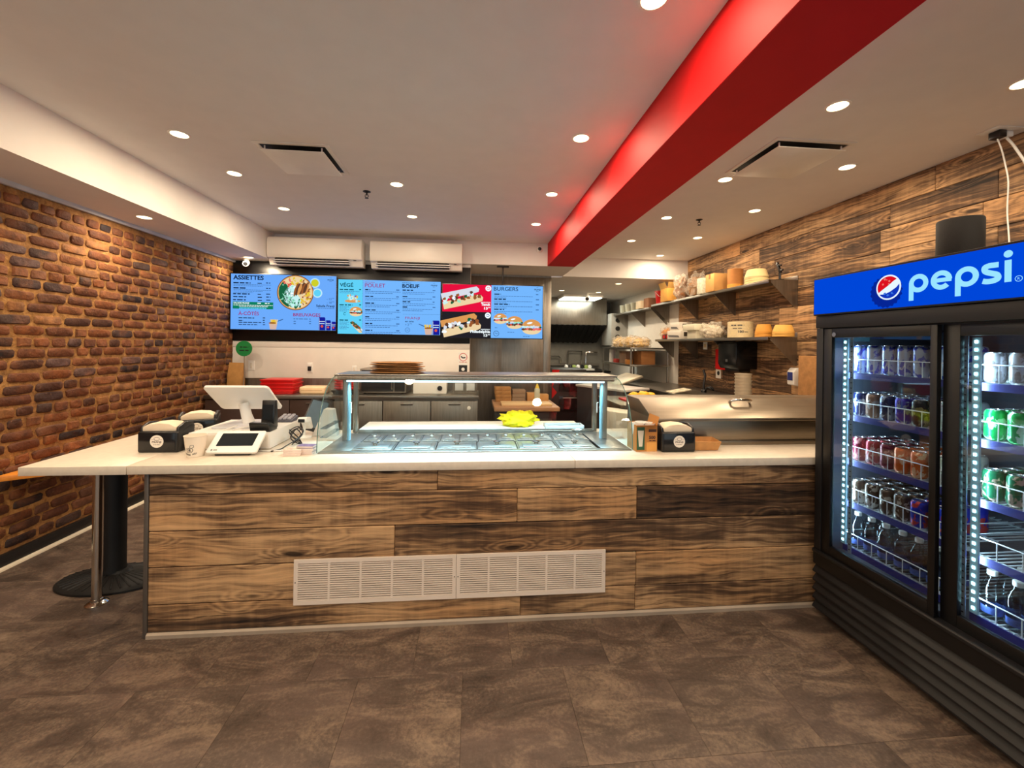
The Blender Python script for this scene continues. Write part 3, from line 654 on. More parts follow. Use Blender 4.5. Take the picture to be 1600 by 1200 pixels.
# ---- screen three, hung from the bulkhead
t, x0, z0, w_, h_ = tv('menu_screen', -.418, .912, 1.568, 2.278, 'hanging menu screen with two long sandwiches and BURGERS list', 1)
MB().box(x0, x0 + w_, YT - .001, YT - .0002, z0, z0 + h_).build('display', SB, t, smooth=False)
hm = MB().box(.30, .46, YT + .13, YT + .19, LOW - .016, LOW - .001).tube([(.38, YT + .16, LOW - .01), (.38, YT + .16, 2.0)], .011, 10).box(.30, .46, YT + .05, YT + .165, 1.9, 2.02).build('ceiling_bracket', DARKM, t)
f = FLAT(screen_frame(x0, z0)); L = layout((65, 115), (1430, 178), (65, 850), (1430, 895), w_, h_); sp = L(722, 500)[0]
f.rect(MRED, 0, h_ * .485, sp, h_, 1); f.rect(MBLK, 0, 0, sp, h_ * .485, 1)
sandwich(f, *L(66, 365), *L(600, 265), .155, ONION, 2); sandwich(f, *L(66, 745), *L(575, 640), .165, BUN, 2)
for px_, py_, mm in ((680, 190, MRED), (678, 562, INK2)):
    u, v = L(px_, py_); f.disc(SWH, u, v, .038, layer=2, n=22); f.stroke(mm, [(u - .02, v), (u - .008, v + .015), (u + .012, v + .012), (u + .02, v - .006)], .007, 3); f.rect(mm, u - .018, v - .016, u + .016, v - .010, 3)
for s_, dy, xs_ in (('Taouk', 0, 585), ('Philadelphia', 372, 442)):
    head(f, L, SWH, 'SANDWICH', 582, 388 + dy, 708, 390 + dy, 14, .03, 7); head(f, L, SWH, s_, xs_, 424 + dy, 712, 428 + dy, 34, .045, 7); head(f, L, SWH, '13', 625, 478 + dy, 675, 480 + dy, 32, .045, 7); head(f, L, SWH, '99', 680, 462 + dy, 712, 463 + dy, 16, .04, 7)
head(f, L, INK, 'BURGERS', 755, 222, 1088, 232, 52, .008); brand(f, *L(1398, 232), .018)
for k in range(4):
    ya = 275 + k * 70; small(f, L, INK, 762, ya, 762 + (90, 172, 208, 138)[k], ya + 6, 15, 2, k); small(f, L, INK2, 1335, ya + 20, 1378, ya + 22, 14, 2, k)
    small(f, L, INK2, 762, ya + 28, 1290, ya + 42, 7, 2, k); small(f, L, INK2, 762, ya + 48, 930, ya + 52, 7, 2, k)
burger(f, *L(850, 620), .088, 3); burger(f, *L(1045, 680), .108, 7); burger(f, *L(1280, 748), .128, 11)
u, v = L(795, 812); f.stroke(INK, [(u + .034 * math.cos(i * .2618), v + .034 * math.sin(i * .2618)) for i in range(24)], .005, 2, True); f.stroke(INK, [(u - .017, v + .002), (u - .005, v + .010), (u + .005, v - .006), (u + .019, v + .002)], .005, 2)
small(f, L, INK2, 775, 735, 815, 737, 8); small(f, L, INK2, 950, 800, 1040, 805, 8); small(f, L, INK2, 1165, 862, 1260, 866, 8)
f.build('print', t)
# ---- air conditioners
def aircon(x0, x1, ztop, label):
    yb = 5.498; t = T('air_conditioner', label, 'air conditioner', ((x0 + x1) / 2, yb, ztop - .33))
    zb = ztop - .335
    prof = [(yb, ztop), (yb - .185, ztop), (yb - .205, ztop - .015), (yb - .215, ztop - .06), (yb - .212, ztop - .20), (yb - .195, ztop - .255), (yb - .155, ztop - .262), (yb - .12, zb), (yb, zb)]
    MB().prism(prof, 'x', x0, x1).build('casing', M('aircon_white', (244, 236, 224), .4, var=.005), t, bevel=.008)
    MB().prism([(yb - .197, ztop - .262), (yb - .16, ztop - .268), (yb - .13, zb + .012), (yb - .165, zb + .016)], 'x', x0 + .09, x1 - .16).build('air_slot', BMAT, t)
    for k in range(2): MB().prism([(yb - .203 + k * .022, ztop - .278 - k * .024), (yb - .162 + k * .02, ztop - .286 - k * .026), (yb - .164 + k * .02, ztop - .292 - k * .026), (yb - .205 + k * .022, ztop - .284 - k * .024)], 'x', x0 + .07, x1 - .15).build('louver', WPLA, t)
    MB().box(x1 - .10, x1 - .07, yb - .187, yb - .17, ztop - .268, ztop - .262).build('indicator', DARKM, t)
aircon(-2.512, -1.395, 2.775, 'white wall air conditioner next to the soffit above the first screen')
aircon(-1.295, -.16, 2.765, 'white wall air conditioner above the POULET menu screen')

# ---- switch plates and sticker on white wall
def plate(x, z, w, h, label, dark=False):
    t = T('wall_plate', label, 'wall plate', (x, YB - .012, z))
    MB().box(-w / 2, w / 2, -.008, -.0002, -h / 2, h / 2).build('cover', WPLA, t, world=False, bevel=.002)
    if dark: MB().box(-w * .28, w * .28, -.03, -.0085, -h * .30, h * .12).build('device', DARKM, t, world=False, bevel=.003); MB().box(-w * .28, w * .28, -.028, -.0085, h * .15, h * .42).build('device', WPLA, t, world=False, bevel=.003)
    else: MB().box(-w * .18, w * .18, -.0115, -.0085, -h * .28, h * .28).build('socket', M('socket_ivory', (226, 220, 206), .4), t, world=False, bevel=.001)
plate(-2.79, 1.19, .075, .12, 'white outlet plate on the back wall beside the green disc sign'); plate(-2.08, 1.165, .07, .13, 'white dispenser plate with dark device on the back wall', True); plate(-1.53, 1.15, .06, .09, 'small white plate on back wall beside the paper bags')
t = T('no_smoking_sticker', 'white wall notice with a red ring pictogram', 'sign', (-.135, YB - .012, 1.235))
MB().box(-.062, .062, -.002, -.0002, -.15, .15).build('sheet', WPLA, t, world=False)
f = FLAT(lambda u, v, k: (-.135 + u, YB - .0143 - .0005 * k, 1.235 + v)); RI = M('sign_red', (200, 40, 36), .5); BI = M('sign_black', (24, 24, 24), .5)
f.stroke(RI, [(.05 * math.cos(i * .2618), .085 + .05 * math.sin(i * .2618)) for i in range(24)], .008, 1, True); f.stroke(BI, [(-.03, .095), (-.005, .075), (.03, .08)], .016, 1); f.lines(RI, -.05, .015, .05, .008, 1); f.rect(BI, -.055, -.12, .055, -.02, 1); f.disc(M('sign_white', (235, 235, 230), .5), 0, -.075, .022, layer=2)
f.build('print', t)
# ================================================================== SERVICE COUNTER
PF = 2.244                                     # face of the planks
X0C, X1C = -1.612, 3.32
sc = T('service_counter', 'long service counter clad in weathered wooden planks', 'counter', (0, PF, 0))
MB().box(X0C + .004, X1C, PF + .016, 3.0, 0, .70).box(X0C + .004, X1C, PF + .016, PF + .10, .70, .829).build('carcass', M('carcass_board', (70, 58, 48), .7), sc)
ZR = [.829, .717, .534, .353, .165, .026]
px2x = lambda px, y: at(px, y, 1, PF)[0]
JO = [[683], [808, 995], [617], [995], [815, 994]]
for r in range(5):
    xs = [X0C] + [px2x(p, 800) for p in JO[r]] + [X1C]
    for a, b in zip(xs, xs[1:]):
        h = ZR[r] - ZR[r + 1]
        o = plank(b - a - .002, h - .0035, .014, (0, 0, 0), 0, sc); o.location = ((a + b) / 2, .007, ZR[r] - h / 2)
MB().box(X0C - .02, X0C, PF - .004, PF + .03, 0, .829).build('corner_trim', M('grey_metal_trim', (110, 104, 98), .4, .5), sc, bevel=.002)
MB().box(X0C - .012, X0C + .004, PF + .03, 3.0, 0, .829).build('end_panel', M('end_board', (74, 60, 50), .6), sc)
MB().prism([(PF - .010, 0), (PF + .012, 0), (PF + .012, .026), (PF - .002, .026), (PF - .010, .018)], 'x', X0C, X1C).build('toe_strip', M('toe_strip_grey', (168, 152, 134), .5), sc)
# worktop: three slabs, the opening for the cold wells cut out
ctp = T('countertop', 'pale stone-look countertop running over plank counter and table end', 'countertop', (0, CY0, .83))
WX0, WX1, WY0 = -.79, .875, 2.425
XA, XB = -2.185, px2x(897, 722)
MB().prism([(XA, CY0), (-1.7015, CY0), (-1.7015, 3.06), (XA - .02, 3.06)], 'z', .83, CT).build('slab', STONE, ctp, bevel=.002)
MB().prism([(-1.6985, CY0), (XB - .0012, CY0), (XB - .0012, WY0), (WX0, WY0), (WX0, 3.06), (-1.6985, 3.06)], 'z', .83, CT).build('slab', STONE, ctp, bevel=.002)
MB().prism([(XB + .0012, CY0), (X1C, CY0), (X1C, 3.06), (WX1, 3.06), (WX1, WY0), (XB + .0012, WY0)], 'z', .83, CT).build('slab', STONE, ctp, bevel=.002)
# louvred grilles on the planks
def grille(xa, xb, za, zb, label):
    t = T('vent_grille', label, 'vent grille', ((xa + xb) / 2, PF - .0005, za), group='vent grilles on the counter front')
    y1 = PF - .0005; y0 = y1 - .010
    MB().box(xa, xb, y0 + .007, y1, za, zb).build('back_plate', M('grille_backing', (120, 104, 92), .6), t)  # grey-brown plate behind the white louvres
    n = 5; mg = .020; bw = .011; cw = (xb - xa - 2 * mg - (n - 1) * bw) / n; fr = MB()
    fr.box(xa, xb, y0, y0 + .008, za, za + mg).box(xa, xb, y0, y0 + .008, zb - mg, zb).box(xa, xa + mg, y0, y0 + .008, za + mg, zb - mg).box(xb - mg, xb, y0, y0 + .008, za + mg, zb - mg)
    for k in range(1, n): u = xa + mg + k * cw + (k - 1) * bw; fr.box(u, u + bw, y0 + .001, y0 + .008, za + mg, zb - mg)
    fr.build('frame', M('grille_white', (238, 222, 206), .45, var=.005), t)
    ns = 17; st = (zb - za - 2 * mg) / ns
    for k in range(n):
        u = xa + mg + k * (cw + bw); mb = MB()
        for q in range(ns): z = za + mg + q * st; mb.prism([(y0 + .001, z + .001), (y0 + .0065, z + st * .35), (y0 + .0065, z + st * .62), (y0 + .001, z + st * .55)], 'x', u, u + cw)
        mb.build('louver_panel', MATS['grille_white'], t, smooth=False)
    for sx in (xa + .008, xb - .008): MB().lathe([(.003, y0), (.003, y0 - .001), (0, y0 - .0015)], (sx, 0, (za + zb) / 2), 8, axis='y').build('screw', DARKM, t)
gx0, gxm, gx1 = px2x(460, 905), px2x(713, 900), px2x(945, 890)
grille(gx0, gxm - .001, .140, .374, 'white louvred vent grille under the cash register side of counter'); grille(gxm + .001, gx1, .140, .374, 'white louvred vent grille on the counter front towards the cooler')
# table end: cast pedestal and chrome post
t = T('table_pedestal', 'black cast-iron pedestal with ribbed oval base under the countertop end', 'table base', (-2.205, 2.80, 0))
MB().lathe([(.31, 0), (.31, .012), (.29, .026), (.20, .042), (.10, .060), (.085, .075), (0, .075)], n=40, sx=1.0, sy=.56).build('base', BMAT, t, world=False)
rb_ = MB()
for i in range(36):
    a = 2 * math.pi * i / 36; ca, sa = math.cos(a), math.sin(a); rb_.tube([(.285 * ca, .285 * sa * .56, .026), (.20 * ca, .20 * sa * .56, .041), (.10 * ca, .10 * sa * .56, .059)], .005, 5)
rb_.build('ribs', BMAT, t, world=False)
MB().lathe([(.062, .07), (.058, .09), (.058, .80), (.075, .82), (.075, .829)], n=24).build('column', BMAT, t, world=False)
t = T('support_post', 'slim chrome post with floor flange holding up countertop corner', 'post', (-2.105, 2.56, 0))
MB().lathe([(.024, .004), (.024, .828)], n=20).build('pole', CHROME, t, world=False)
MB().lathe([(.052, 0), (.052, .006), (.040, .014), (.027, .018), (.027, .03), (.0245, .032)], n=24).build('flange', CHROME, t, world=False)
# pine ledge on the brick wall behind the table end
zl = at(18, 737, 0, XL + .01)[2]; a, b = at(-6, 746, 2, zl), at(112, 731, 2, zl)
lg = MB().prism([(XL + .02, a.y), (b.x, b.y), (b.x, b.y + .5), (XL + .02, b.y + .5)], 'z', zl - .035, zl).build('wall_ledge', M('pine_orange', (222, 140, 52), .4, var=.08, stretch=(1, 8, 8)), loc=(XL + .02, a.y, zl - .035), bevel=.003)
tag(lg, 'orange pine ledge fixed to the brick wall below the countertop end', 'ledge')
# ================================================================== COLD DISPLAY CASE
case = T('display_case', 'refrigerated topping case with curved glass front on the counter', 'display case', (.04, WY0, .3))
GX0, GX1 = -.86, .95
MB().box(WX0 + .004, WX1 - .004, WY0 + .004, 3.24, .701, .74).box(WX0 + .004, WX1 - .004, 3.0, 3.24, 0, .70).build('cabinet', STEEL, case)
rim = MB().box(GX0, GX1, WY0 - .015, WY0 + .03, CT + .0005, CT + .006).box(GX0, WX0 + .10, WY0 + .03, 2.92, CT + .0005, CT + .006).box(WX1 - .10, GX1, WY0 + .03, 2.92, CT + .0005, CT + .006).box(WX0 + .10, WX1 - .10, 2.865, 2.92, CT + .0005, CT + .006)
rim.build('rim', STEEL, case, bevel=.001)
lin_ = MB().box(WX0 + .01, WX1 - .01, 2.93, 2.935, .742, .90).box(WX0 + .01, WX0 + .015, WY0 + .01, 2.93, .742, CT).box(WX1 - .015, WX1 - .01, WY0 + .01, 2.93, .742, CT).box(WX0 + .01, WX1 - .01, WY0 + .008, WY0 + .012, .742, CT)
lin_.build('well_lining', STEEL, case)
prof = [(2.402, CT + .008), (2.403, .93), (2.410, .99), (2.426, 1.05), (2.455, 1.115), (2.50, 1.18), (2.56, 1.235), (2.635, 1.272), (2.70, 1.286)]
fg = MB(); n = len(prof)
for i in range(n - 1): fg.quad((GX0 + .006, *prof[i]), (GX1 - .006, *prof[i]), (GX1 - .006, *prof[i + 1]), (GX0 + .006, *prof[i + 1]))
fg.build('front_glass', CASEG, case, ang=60)
EDGE = M('glass_edge', (86, 122, 116), .15, var=.02)
for x in (GX0, GX1):
    MB().quad(*[(x, p[0], p[1]) for p in prof], (x, 2.97, 1.286), (x, 2.97, CT + .008)).build('end_glass', CASEG, case)
    MB().tube([(x, p[0] - .001, p[1]) for p in prof], .0028, 6).build('glass_edge', EDGE, case)
for x in (-.815, .862):
    MB().box(x, x + .030, 2.70, 2.74, CT + .006, 1.284).build('post', STEELV, case, bevel=.003); MB().box(x + (.031 if x < 0 else -.012), x + (.043 if x < 0 else -.001), 2.705, 2.735, CT + .006, 1.27).build('light_tube_cover', M('frosted_blue', (120, 160, 176), .3), case)
    MB().box(x, x + .03, 2.93, 2.965, CT + .006, 1.284).build('post', STEELV, case, bevel=.003)
MB().box(GX0 - .004, GX1 + .004, 2.685, 2.99, 1.2868, 1.2985).build('top_shelf', STEEL, case, bevel=.003)
MB().box(GX0 + .02, GX1 - .02, 2.672, 2.70, 1.262, 1.2865).build('front_rail', STEELV, case, bevel=.002)
MB().box(-.785, .862, 2.675, 2.692, 1.252, 1.2615).build('light_strip', E('case_led', (206, 240, 255), 3.5), case)
ld = bpy.data.lights.new('case_light', 'AREA'); ld.shape = 'RECTANGLE'; ld.size = 1.62; ld.size_y = .014; ld.energy = 22; ld.spread = math.radians(115); ld.color = (.48, .82, 1.0)
l = bpy.data.objects.new('case_light', ld); C.objects.link(l); l.parent = case; l.location = Vector((.04, 2.6835, 1.2505)) - case.location
for x in (-.77, .83): MB().tube([(x, 2.70, 1.12), (x + (.02 if x < 0 else -.02), 2.66, 1.125), (x + (.02 if x < 0 else -.02), 2.66, 1.06)], .003, 6).build('hook', WPLA, case)
for zz in (.955, 1.005): MB().box(GX0 + .002, WX0 - .03, 2.44, 2.69, zz, zz + .004).build('side_shelf', CLEARP, case)
# pans
def pan(name, w, d, label, group, knob=.018):
    t = T(name, label, 'food pan', (0, 0, 0), group=group)
    z0 = .752 - .873
    o = MB(); h = z0
    o.add([(-w / 2, -d / 2, .002), (w / 2, -d / 2, .002), (w / 2, d / 2, .002), (-w / 2, d / 2, .002), (-w / 2 + .012, -d / 2 + .012, .001), (w / 2 - .012, -d / 2 + .012, .001), (w / 2 - .012, d / 2 - .012, .001), (-w / 2 + .012, d / 2 - .012, .001),
           (-w / 2 + .018, -d / 2 + .018, h), (w / 2 - .018, -d / 2 + .018, h), (w / 2 - .018, d / 2 - .018, h), (-w / 2 + .018, d / 2 - .018, h)],
          [(0, 1, 5, 4), (1, 2, 6, 5), (2, 3, 7, 6), (3, 0, 4, 7), (4, 5, 9, 8), (5, 6, 10, 9), (6, 7, 11, 10), (7, 4, 8, 11), (8, 9, 10, 11)])
    o.build('pan', STEEL, t, world=False)
    lid = MB().box(-w / 2 + .008, w / 2 - .008, -d / 2 + .008, d / 2 - .008, .003, .007).build('lid', STEEL, t, world=False, bevel=.002)
    MB().prism([(-w / 2 + .03, -d / 2 + .028), (w / 2 - .03, -d / 2 + .028), (w / 2 - .03, d / 2 - .028), (-w / 2 + .03, d / 2 - .028)], 'z', .0072, .012).build('raised_panel', STEEL, lid, world=False, bevel=.004)
    MB().lathe([(knob * .5, .012), (knob * .45, .018), (knob, .026), (knob * .95, .031), (0, .033)], n=14, sx=1.35, sy=.8).build('knob', CHROME, lid, world=False)
    return t
p0 = pan('food_pan', .238, .205, 'large lidded steel pan in the front row of the display case', 'front row pans')
for k in range(6):
    t = p0 if k == 0 else copy_tree(p0); t.location = (-.58 + .2435 * k, 2.555, CT + .0005)
p1 = pan('food_pan', .118, .185, 'small lidded steel pan in the rear row of the display case', 'rear row pans', .012)
for k in range(12):
    t = p1 if k == 0 else copy_tree(p1); t.location = (-.63 + .1215 * k, 2.762, CT + .0005)
cb = MB().box(-.78, .80, 2.955, 3.235, .70 + .041, .90).build('cutting_board', M('white_board', (226, 224, 216), .5), loc=(0, 3.1, .741), bevel=.005); tag(cb, 'long white cutting board behind the pans in display case', 'cutting board')
# crumpled things
def crumple(name, mat, c, size, seed, amp=.25, freq=3.0, label='', cat='', group=None, flat=True, nu=26, nv=16, parent=None, sharp=False):
    from mathutils import noise as mn
    mb = MB(); vs = []; off = Vector((seed * 7.3, seed * 3.1, seed * 1.7))
    for i in range(nv + 1):
        th = math.pi * i / nv
        for j in range(nu):
            ph = 2 * math.pi * j / nu; d = Vector((math.sin(th) * math.cos(ph), math.sin(th) * math.sin(ph), math.cos(th)))
            k = 1 + amp * mn.noise(d * freq + off) * 1.4 + amp * .6 * mn.noise(d * freq * 2.3 + off) + amp * .35 * abs(mn.noise(d * freq * 5 + off))
            p = Vector((d.x * size[0] / 2 * k, d.y * size[1] / 2 * k, d.z * size[2] / 2 * k + size[2] * .42))
            if p.z < 0: p.z = 0
            vs.append(p)
    fs = [(i * nu + j, i * nu + (j + 1) % nu, (i + 1) * nu + (j + 1) % nu, (i + 1) * nu + j) for i in range(nv) for j in range(nu)]
    mb.add(vs, fs)
    o = mb.build(name, mat, parent, world=False, ang=28 if sharp else 80); o.location = c
    if label: tag(o, label, cat, group)
    return o
crumple('cleaning_cloth', M('yellow_cloth', (248, 222, 8), .85, var=.05), (.335, 3.03, .90), (.25, .13, .115), 4, .40, 2.6, 'crumpled bright yellow cleaning cloth behind the pans', 'cloth', nu=36, nv=20)
t = T('food_cover', 'milky plastic food cover on the cutting board by the glass end', 'cover', (.66, 2.99, .90))
o = MB().box(-.14, .14, -.06, .05, .0, .006).box(-.14, -.13, -.06, .05, .006, .022).box(.13, .14, -.06, .05, .006, .022).box(-.13, .13, -.06, -.05, .006, .022).box(-.13, .13, .04, .05, .006, .022).build('lid', M('milky_plastic', (232, 238, 238), .25, trans=.35), t, world=False, bevel=.002)
# serving tongs and spoon at the case end
t = T('serving_spoon', 'steel serving spoon lying over the rear pans', 'spoon', (.62, 2.80, CT + .034))
MB().tube([(-.22, .02, .003), (-.05, .01, .008), (.06, 0, .006)], [.004, .004, .006], 8).build('handle', STEEL, t, world=False)
MB().lathe([(0, .0), (.03, .004), (.04, .014), (.037, .014), (.028, .006), (0, .003)], (.10, 0, 0), 16, 1.25, .8).build('bowl', STEEL, t, world=False)
# ================================================================== STEEL PREP UNIT on the right
t = T('prep_unit', 'stainless steel prep unit with sloping lid and chrome handle', 'prep unit', (2.1, 2.53, CT))
MB().box(1.16, 3.28, 2.535, 3.04, CT + .0005, 1.046).build('body', STEELP, t, bevel=.003)
MB().box(1.17, 3.28, 2.522, 2.5345, CT + .0005, CT + .028).build('front_lip', STEELP, t, bevel=.003)
ld_ = MB().prism([(2.50, 1.030), (2.50, 1.048), (2.72, 1.142), (2.95, 1.142), (2.95, 1.048), (2.53, 1.048)], 'x', 1.115, 3.28).build('lid', STEELP, t, bevel=.004)
MB().tube([(1.735, 2.68, 1.122), (1.737, 2.655, 1.140), (1.76, 2.645, 1.146), (1.85, 2.645, 1.146), (1.873, 2.655, 1.140), (1.875, 2.68, 1.122)], .009, 10).build('handle', CHROME, ld_)
# ================================================================== THINGS ON THE COUNTER
STICK = M('sticker_white', (240, 232, 220), .5, var=.01); SINK = M('sticker_ink', (70, 44, 34), .6)
def napkin(loc, rz, label):
    t = T('napkin_dispenser', label, 'napkin dispenser', loc, rz, 'napkin dispensers'); w, d, h = .21, .15, .118
    MB().prism([(-d / 2, 0), (d / 2, 0), (d / 2, h + .02), (d / 2 - .03, h + .028), (-d / 2 + .03, h), (-d / 2, h)], 'x', -w / 2, w / 2).build('housing', BPLA, t, world=False, bevel=.012, seg=3)
    MB().prism([(-w / 2 + .018, h * .98), (w / 2 - .018, h * .98), (w / 2 - .018, h + .022), (w / 4, h + .040), (0, h + .045), (-w / 4, h + .040), (-w / 2 + .018, h + .022)], 'y', -d / 2 + .012, d / 2 - .03).build('napkins', M('napkin_paper', (232, 214, 188), .9, var=.03), t, world=False, bevel=.006)
    for s in (-1, 1): MB().prism([(-d / 2 + .005, h * .8), (d / 2 - .01, h * .8), (d / 2 - .01, h + .035), (0, h + .044), (-d / 2 + .02, h + .024)], 'x', s * (w / 2 - .018), s * (w / 2 - .002)).build('cheek', BPLA, t, world=False, bevel=.006)
    fp = MB().box(-w / 2 + .012, w / 2 - .012, -d / 2 - .003, -d / 2 + .001, .014, h - .006).build('front_panel', M('black_gloss', (26, 27, 30), .15), t, world=False, bevel=.002)
    f = FLAT(lambda u, v, k: (u, -d / 2 - .0033 - .0003 * k, .064 + v)); f.disc(STICK, 0, 0, .035, layer=1, n=28)
    f.text(SINK, 'FRANJI', 0, -.008, .0105, .048, .02, 'c'); f.stroke(SINK, [(-.010, .006), (-.014, .018), (-.006, .023), (.006, .023), (.014, .018), (.010, .006), (-.010, .006)], .002, 2); f.lines(SINK, -.018, -.019, .018, .0025, 2)
    f.stroke(SINK, [(-.028, .010), (-.014, .010)], .0015, 2); f.stroke(SINK, [(.014, .010), (.028, .010)], .0015, 2)
    f.build('sticker', fp, world=False)
    return t
na = napkin((-1.735, 2.545, CT), .0, 'black napkin dispenser with round FRANJI sticker beside the paper cup')
napkin((-1.78, 2.90, CT), .35, 'black napkin dispenser standing behind the cash drawer'); napkin((1.218, 2.435, CT), 0, 'black napkin dispenser with round FRANJI sticker beside the kraft tray')
# paper cup
cp = at(301, 712, 2, CT); t = T('paper_cup', 'white paper cup with a dark cartoon print and THANK YOU', 'cup', (-1.492, 2.40, CT))
MB().lathe([(.0, .004), (.037, .004), (.038, 0), (.040, .001), (.0515, .108), (.0535, .110), (.0535, .113), (.0505, .113), (.0495, .108), (.037, .006), (0, .006)], n=32).build('cup', M('cup_paper', (238, 226, 208), .7, var=.02), t, world=False)
f = FLAT(lambda u, v, k: ((.0402 + .1065 * (v + .002) + .0004 * k) * math.sin(u / .045), -(.0402 + .1065 * (v + .002) + .0004 * k) * math.cos(u / .045), v))
f.stroke(BI, [(-.016, .034), (-.010, .028), (.008, .030), (.014, .042), (.008, .052), (-.008, .052), (-.016, .044), (-.016, .034)], .0028, 1); f.stroke(BI, [(.0, .053), (.002, .066), (.016, .068), (.018, .058), (.010, .052)], .0022, 1); f.stroke(BI, [(-.024, .036), (-.030, .046), (-.020, .050), (-.014, .046)], .0024, 1); f.disc(BI, -.002, .043, .006, .004, layer=1, n=10); f.stroke(BI, [(-.008, .036), (.004, .035)], .003, 1)
for i, ch in enumerate('THANK YOU'):
    a = (i - 4) * .0066
    if ch != ' ': f.text(BI, ch, a, .012 + 10 * a * a, .0085, None, .03, 'c', 1)
f.build('print', t, world=False)
# cash drawer + till
dr = T('cash_drawer', 'white box cash drawer under the point-of-sale screen', 'cash drawer', (-1.39, 2.735, CT))
MB().box(-.22, .225, -.21, .21, .003, .098).build('case', WPLA, dr, world=False, bevel=.004)
MB().box(-.21, .215, -.213, -.2105, .012, .085).build('drawer_front', M('white_front', (232, 224, 210), .45), dr, world=False, bevel=.001)
MB().box(-.2, .2, -.19, .19, 0, .003).build('feet', BMAT, dr, world=False)
till = T('pos_terminal', 'white touchscreen till seen from behind on a round stand', 'till', (-1.42, 2.77, CT + .098))
MB().prism([(-.13, -.14), (.14, -.14), (.14, .12), (-.10, .12)], 'z', 0, .012).build('base_plate', M('till_plate', (214, 214, 218), .35), till, world=False, bevel=.004)
MB().tube([(.015, .0, .010), (-.002, .0, .06), (-.02, .0, .135)], [.034, .030, .028], 20).build('stand', WPLA, till, world=False, ang=60)
sl = [(-.125, .232), (-.135, .226), (.075, .062), (.085, .068)]
p_ = MB(); import itertools
def slab_rounded(w, h, th, r, n=5):
    pts = []
    for cx_, cy_, a0 in ((w / 2 - r, h / 2 - r, 0), (-w / 2 + r, h / 2 - r, 90), (-w / 2 + r, -h / 2 + r, 180), (w / 2 - r, -h / 2 + r, 270)):
        for i in range(n + 1): a = math.radians(a0 + 90 * i / n); pts.append((cx_ + r * math.cos(a), cy_ + r * math.sin(a)))
    return MB().prism(pts, 'z', -th / 2, th / 2)
tl = math.atan2(.155, -.20)      # screen leans: top edge towards the customer
mat_s = Matrix.Translation((-.005, -.02, .172)) @ Matrix.Rotation(math.radians(-38), 4, 'X')
slab_rounded(.372, .262, .016, .022).xform(mat_s).build('monitor', WPLA, till, world=False, bevel=.003)
slab_rounded(.352, .242, .002, .012).xform(Matrix.Translation((0, 0, -.0005)) @ mat_s @ Matrix.Translation((0, 0, .0095))).build('screen', M('dark_screen', (20, 22, 28), .12), till, world=False)
# customer tablet
tb = T('customer_display', 'white tablet with dark screen facing the customer by the till', 'tablet', (-1.303, 2.44, CT))
mt = Matrix.Translation((0, .005, .062)) @ Matrix.Rotation(math.radians(38), 4, 'X')
slab_rounded(.262, .150, .014, .012).xform(mt).build('body', WPLA, tb, world=False, bevel=.002)
slab_rounded(.190, .088, .002, .004).xform(mt @ Matrix.Translation((0, .012, .0075))).build('screen', M('tablet_screen', (28, 36, 42), .1), tb, world=False)
f = FLAT(lambda u, v, k: tuple(mt @ Vector((u, v, .0072 + .0004 * k)))); f.disc(BI, -.105, -.058, .005, .004, layer=1, n=10); f.lines(BI, -.095, -.060, -.075, .004, 1)
f.build('print', tb, world=False)
MB().prism([(-.045, 0), (.075, 0), (.070, .075), (.05, .085), (-.045, .015)], 'x', -.09, .09).build('wedge_stand', BPLA, tb, world=False, bevel=.004)
# black card reader, tall black scanner
t = T('card_terminal', 'tall black terminal standing at the corner of the cash drawer', 'card terminal', (-1.235, 2.665, CT + .098))
MB().prism([(-.03, 0), (.03, 0), (.02, .165), (-.012, .17)], 'x', -.038, .038).build('body', BPLA, t, world=False, bevel=.005)
MB().box(-.028, .028, -.034, -.026, .05, .14).xform(Matrix.Rotation(math.radians(-6), 4, 'X')).build('screen', M('tablet_screen', (28, 36, 42), .1), t, world=False)
t = T('receipt_display', 'small black wedge-shaped pole display on the cash drawer edge', 'customer display', (-1.225, 2.578, CT + .098))
MB().prism([(-.045, 0), (.045, 0), (.045, .018), (-.02, .050), (-.06, .058), (-.062, .050)], 'x', -.055, .055).build('body', BPLA, t, world=False, bevel=.004)
MB().prism([(-.058, .0595), (-.022, .0525), (-.022, .0515), (-.058, .0585)], 'x', -.048, .048).build('screen', M('screen_grey', (90, 92, 94), .2), t, world=False)
t = T('keypad', 'small grey numeric keypad at the back of the cash drawer', 'keypad', (-1.275, 2.885, CT + .0985)); MB().prism([(-.05, 0), (.05, 0), (.05, .03), (-.05, .012)], 'x', .0, .1).build('body', M('keypad_grey', (92, 92, 104), .4), t, world=False, bevel=.003)
for a in range(3):
    for b in range(4): MB().cbox((.022 + a * .028, -.035 + b * .023, .022 + b * .0042), (.02, .016, .012)).build('key', M('key_pale', (176, 176, 186), .5), t, world=False, bevel=.002)
# leaning dark tablet
t = T('order_tablet', 'dark tablet leaning beside the glass display case', 'tablet', (-1.085, 3.0, CT))
mt = Matrix.Translation((0, .0, .116)) @ Matrix.Rotation(math.radians(14), 4, 'Y') @ Matrix.Rotation(math.radians(62), 4, 'X')
slab_rounded(.135, .225, .010, .010).xform(mt).build('body', BPLA, t, world=False, bevel=.002); slab_rounded(.112, .19, .002, .004).xform(mt @ Matrix.Translation((0, .006, .0056))).build('screen', M('screen_reflection', (96, 116, 130), .08), t, world=False)  # bluish reflection painted into the base colour of the dark screen
MB().prism([(.0, 0), (.07, 0), (.05, .09)], 'x', -.02, .02).build('kickstand', BPLA, t, world=False)
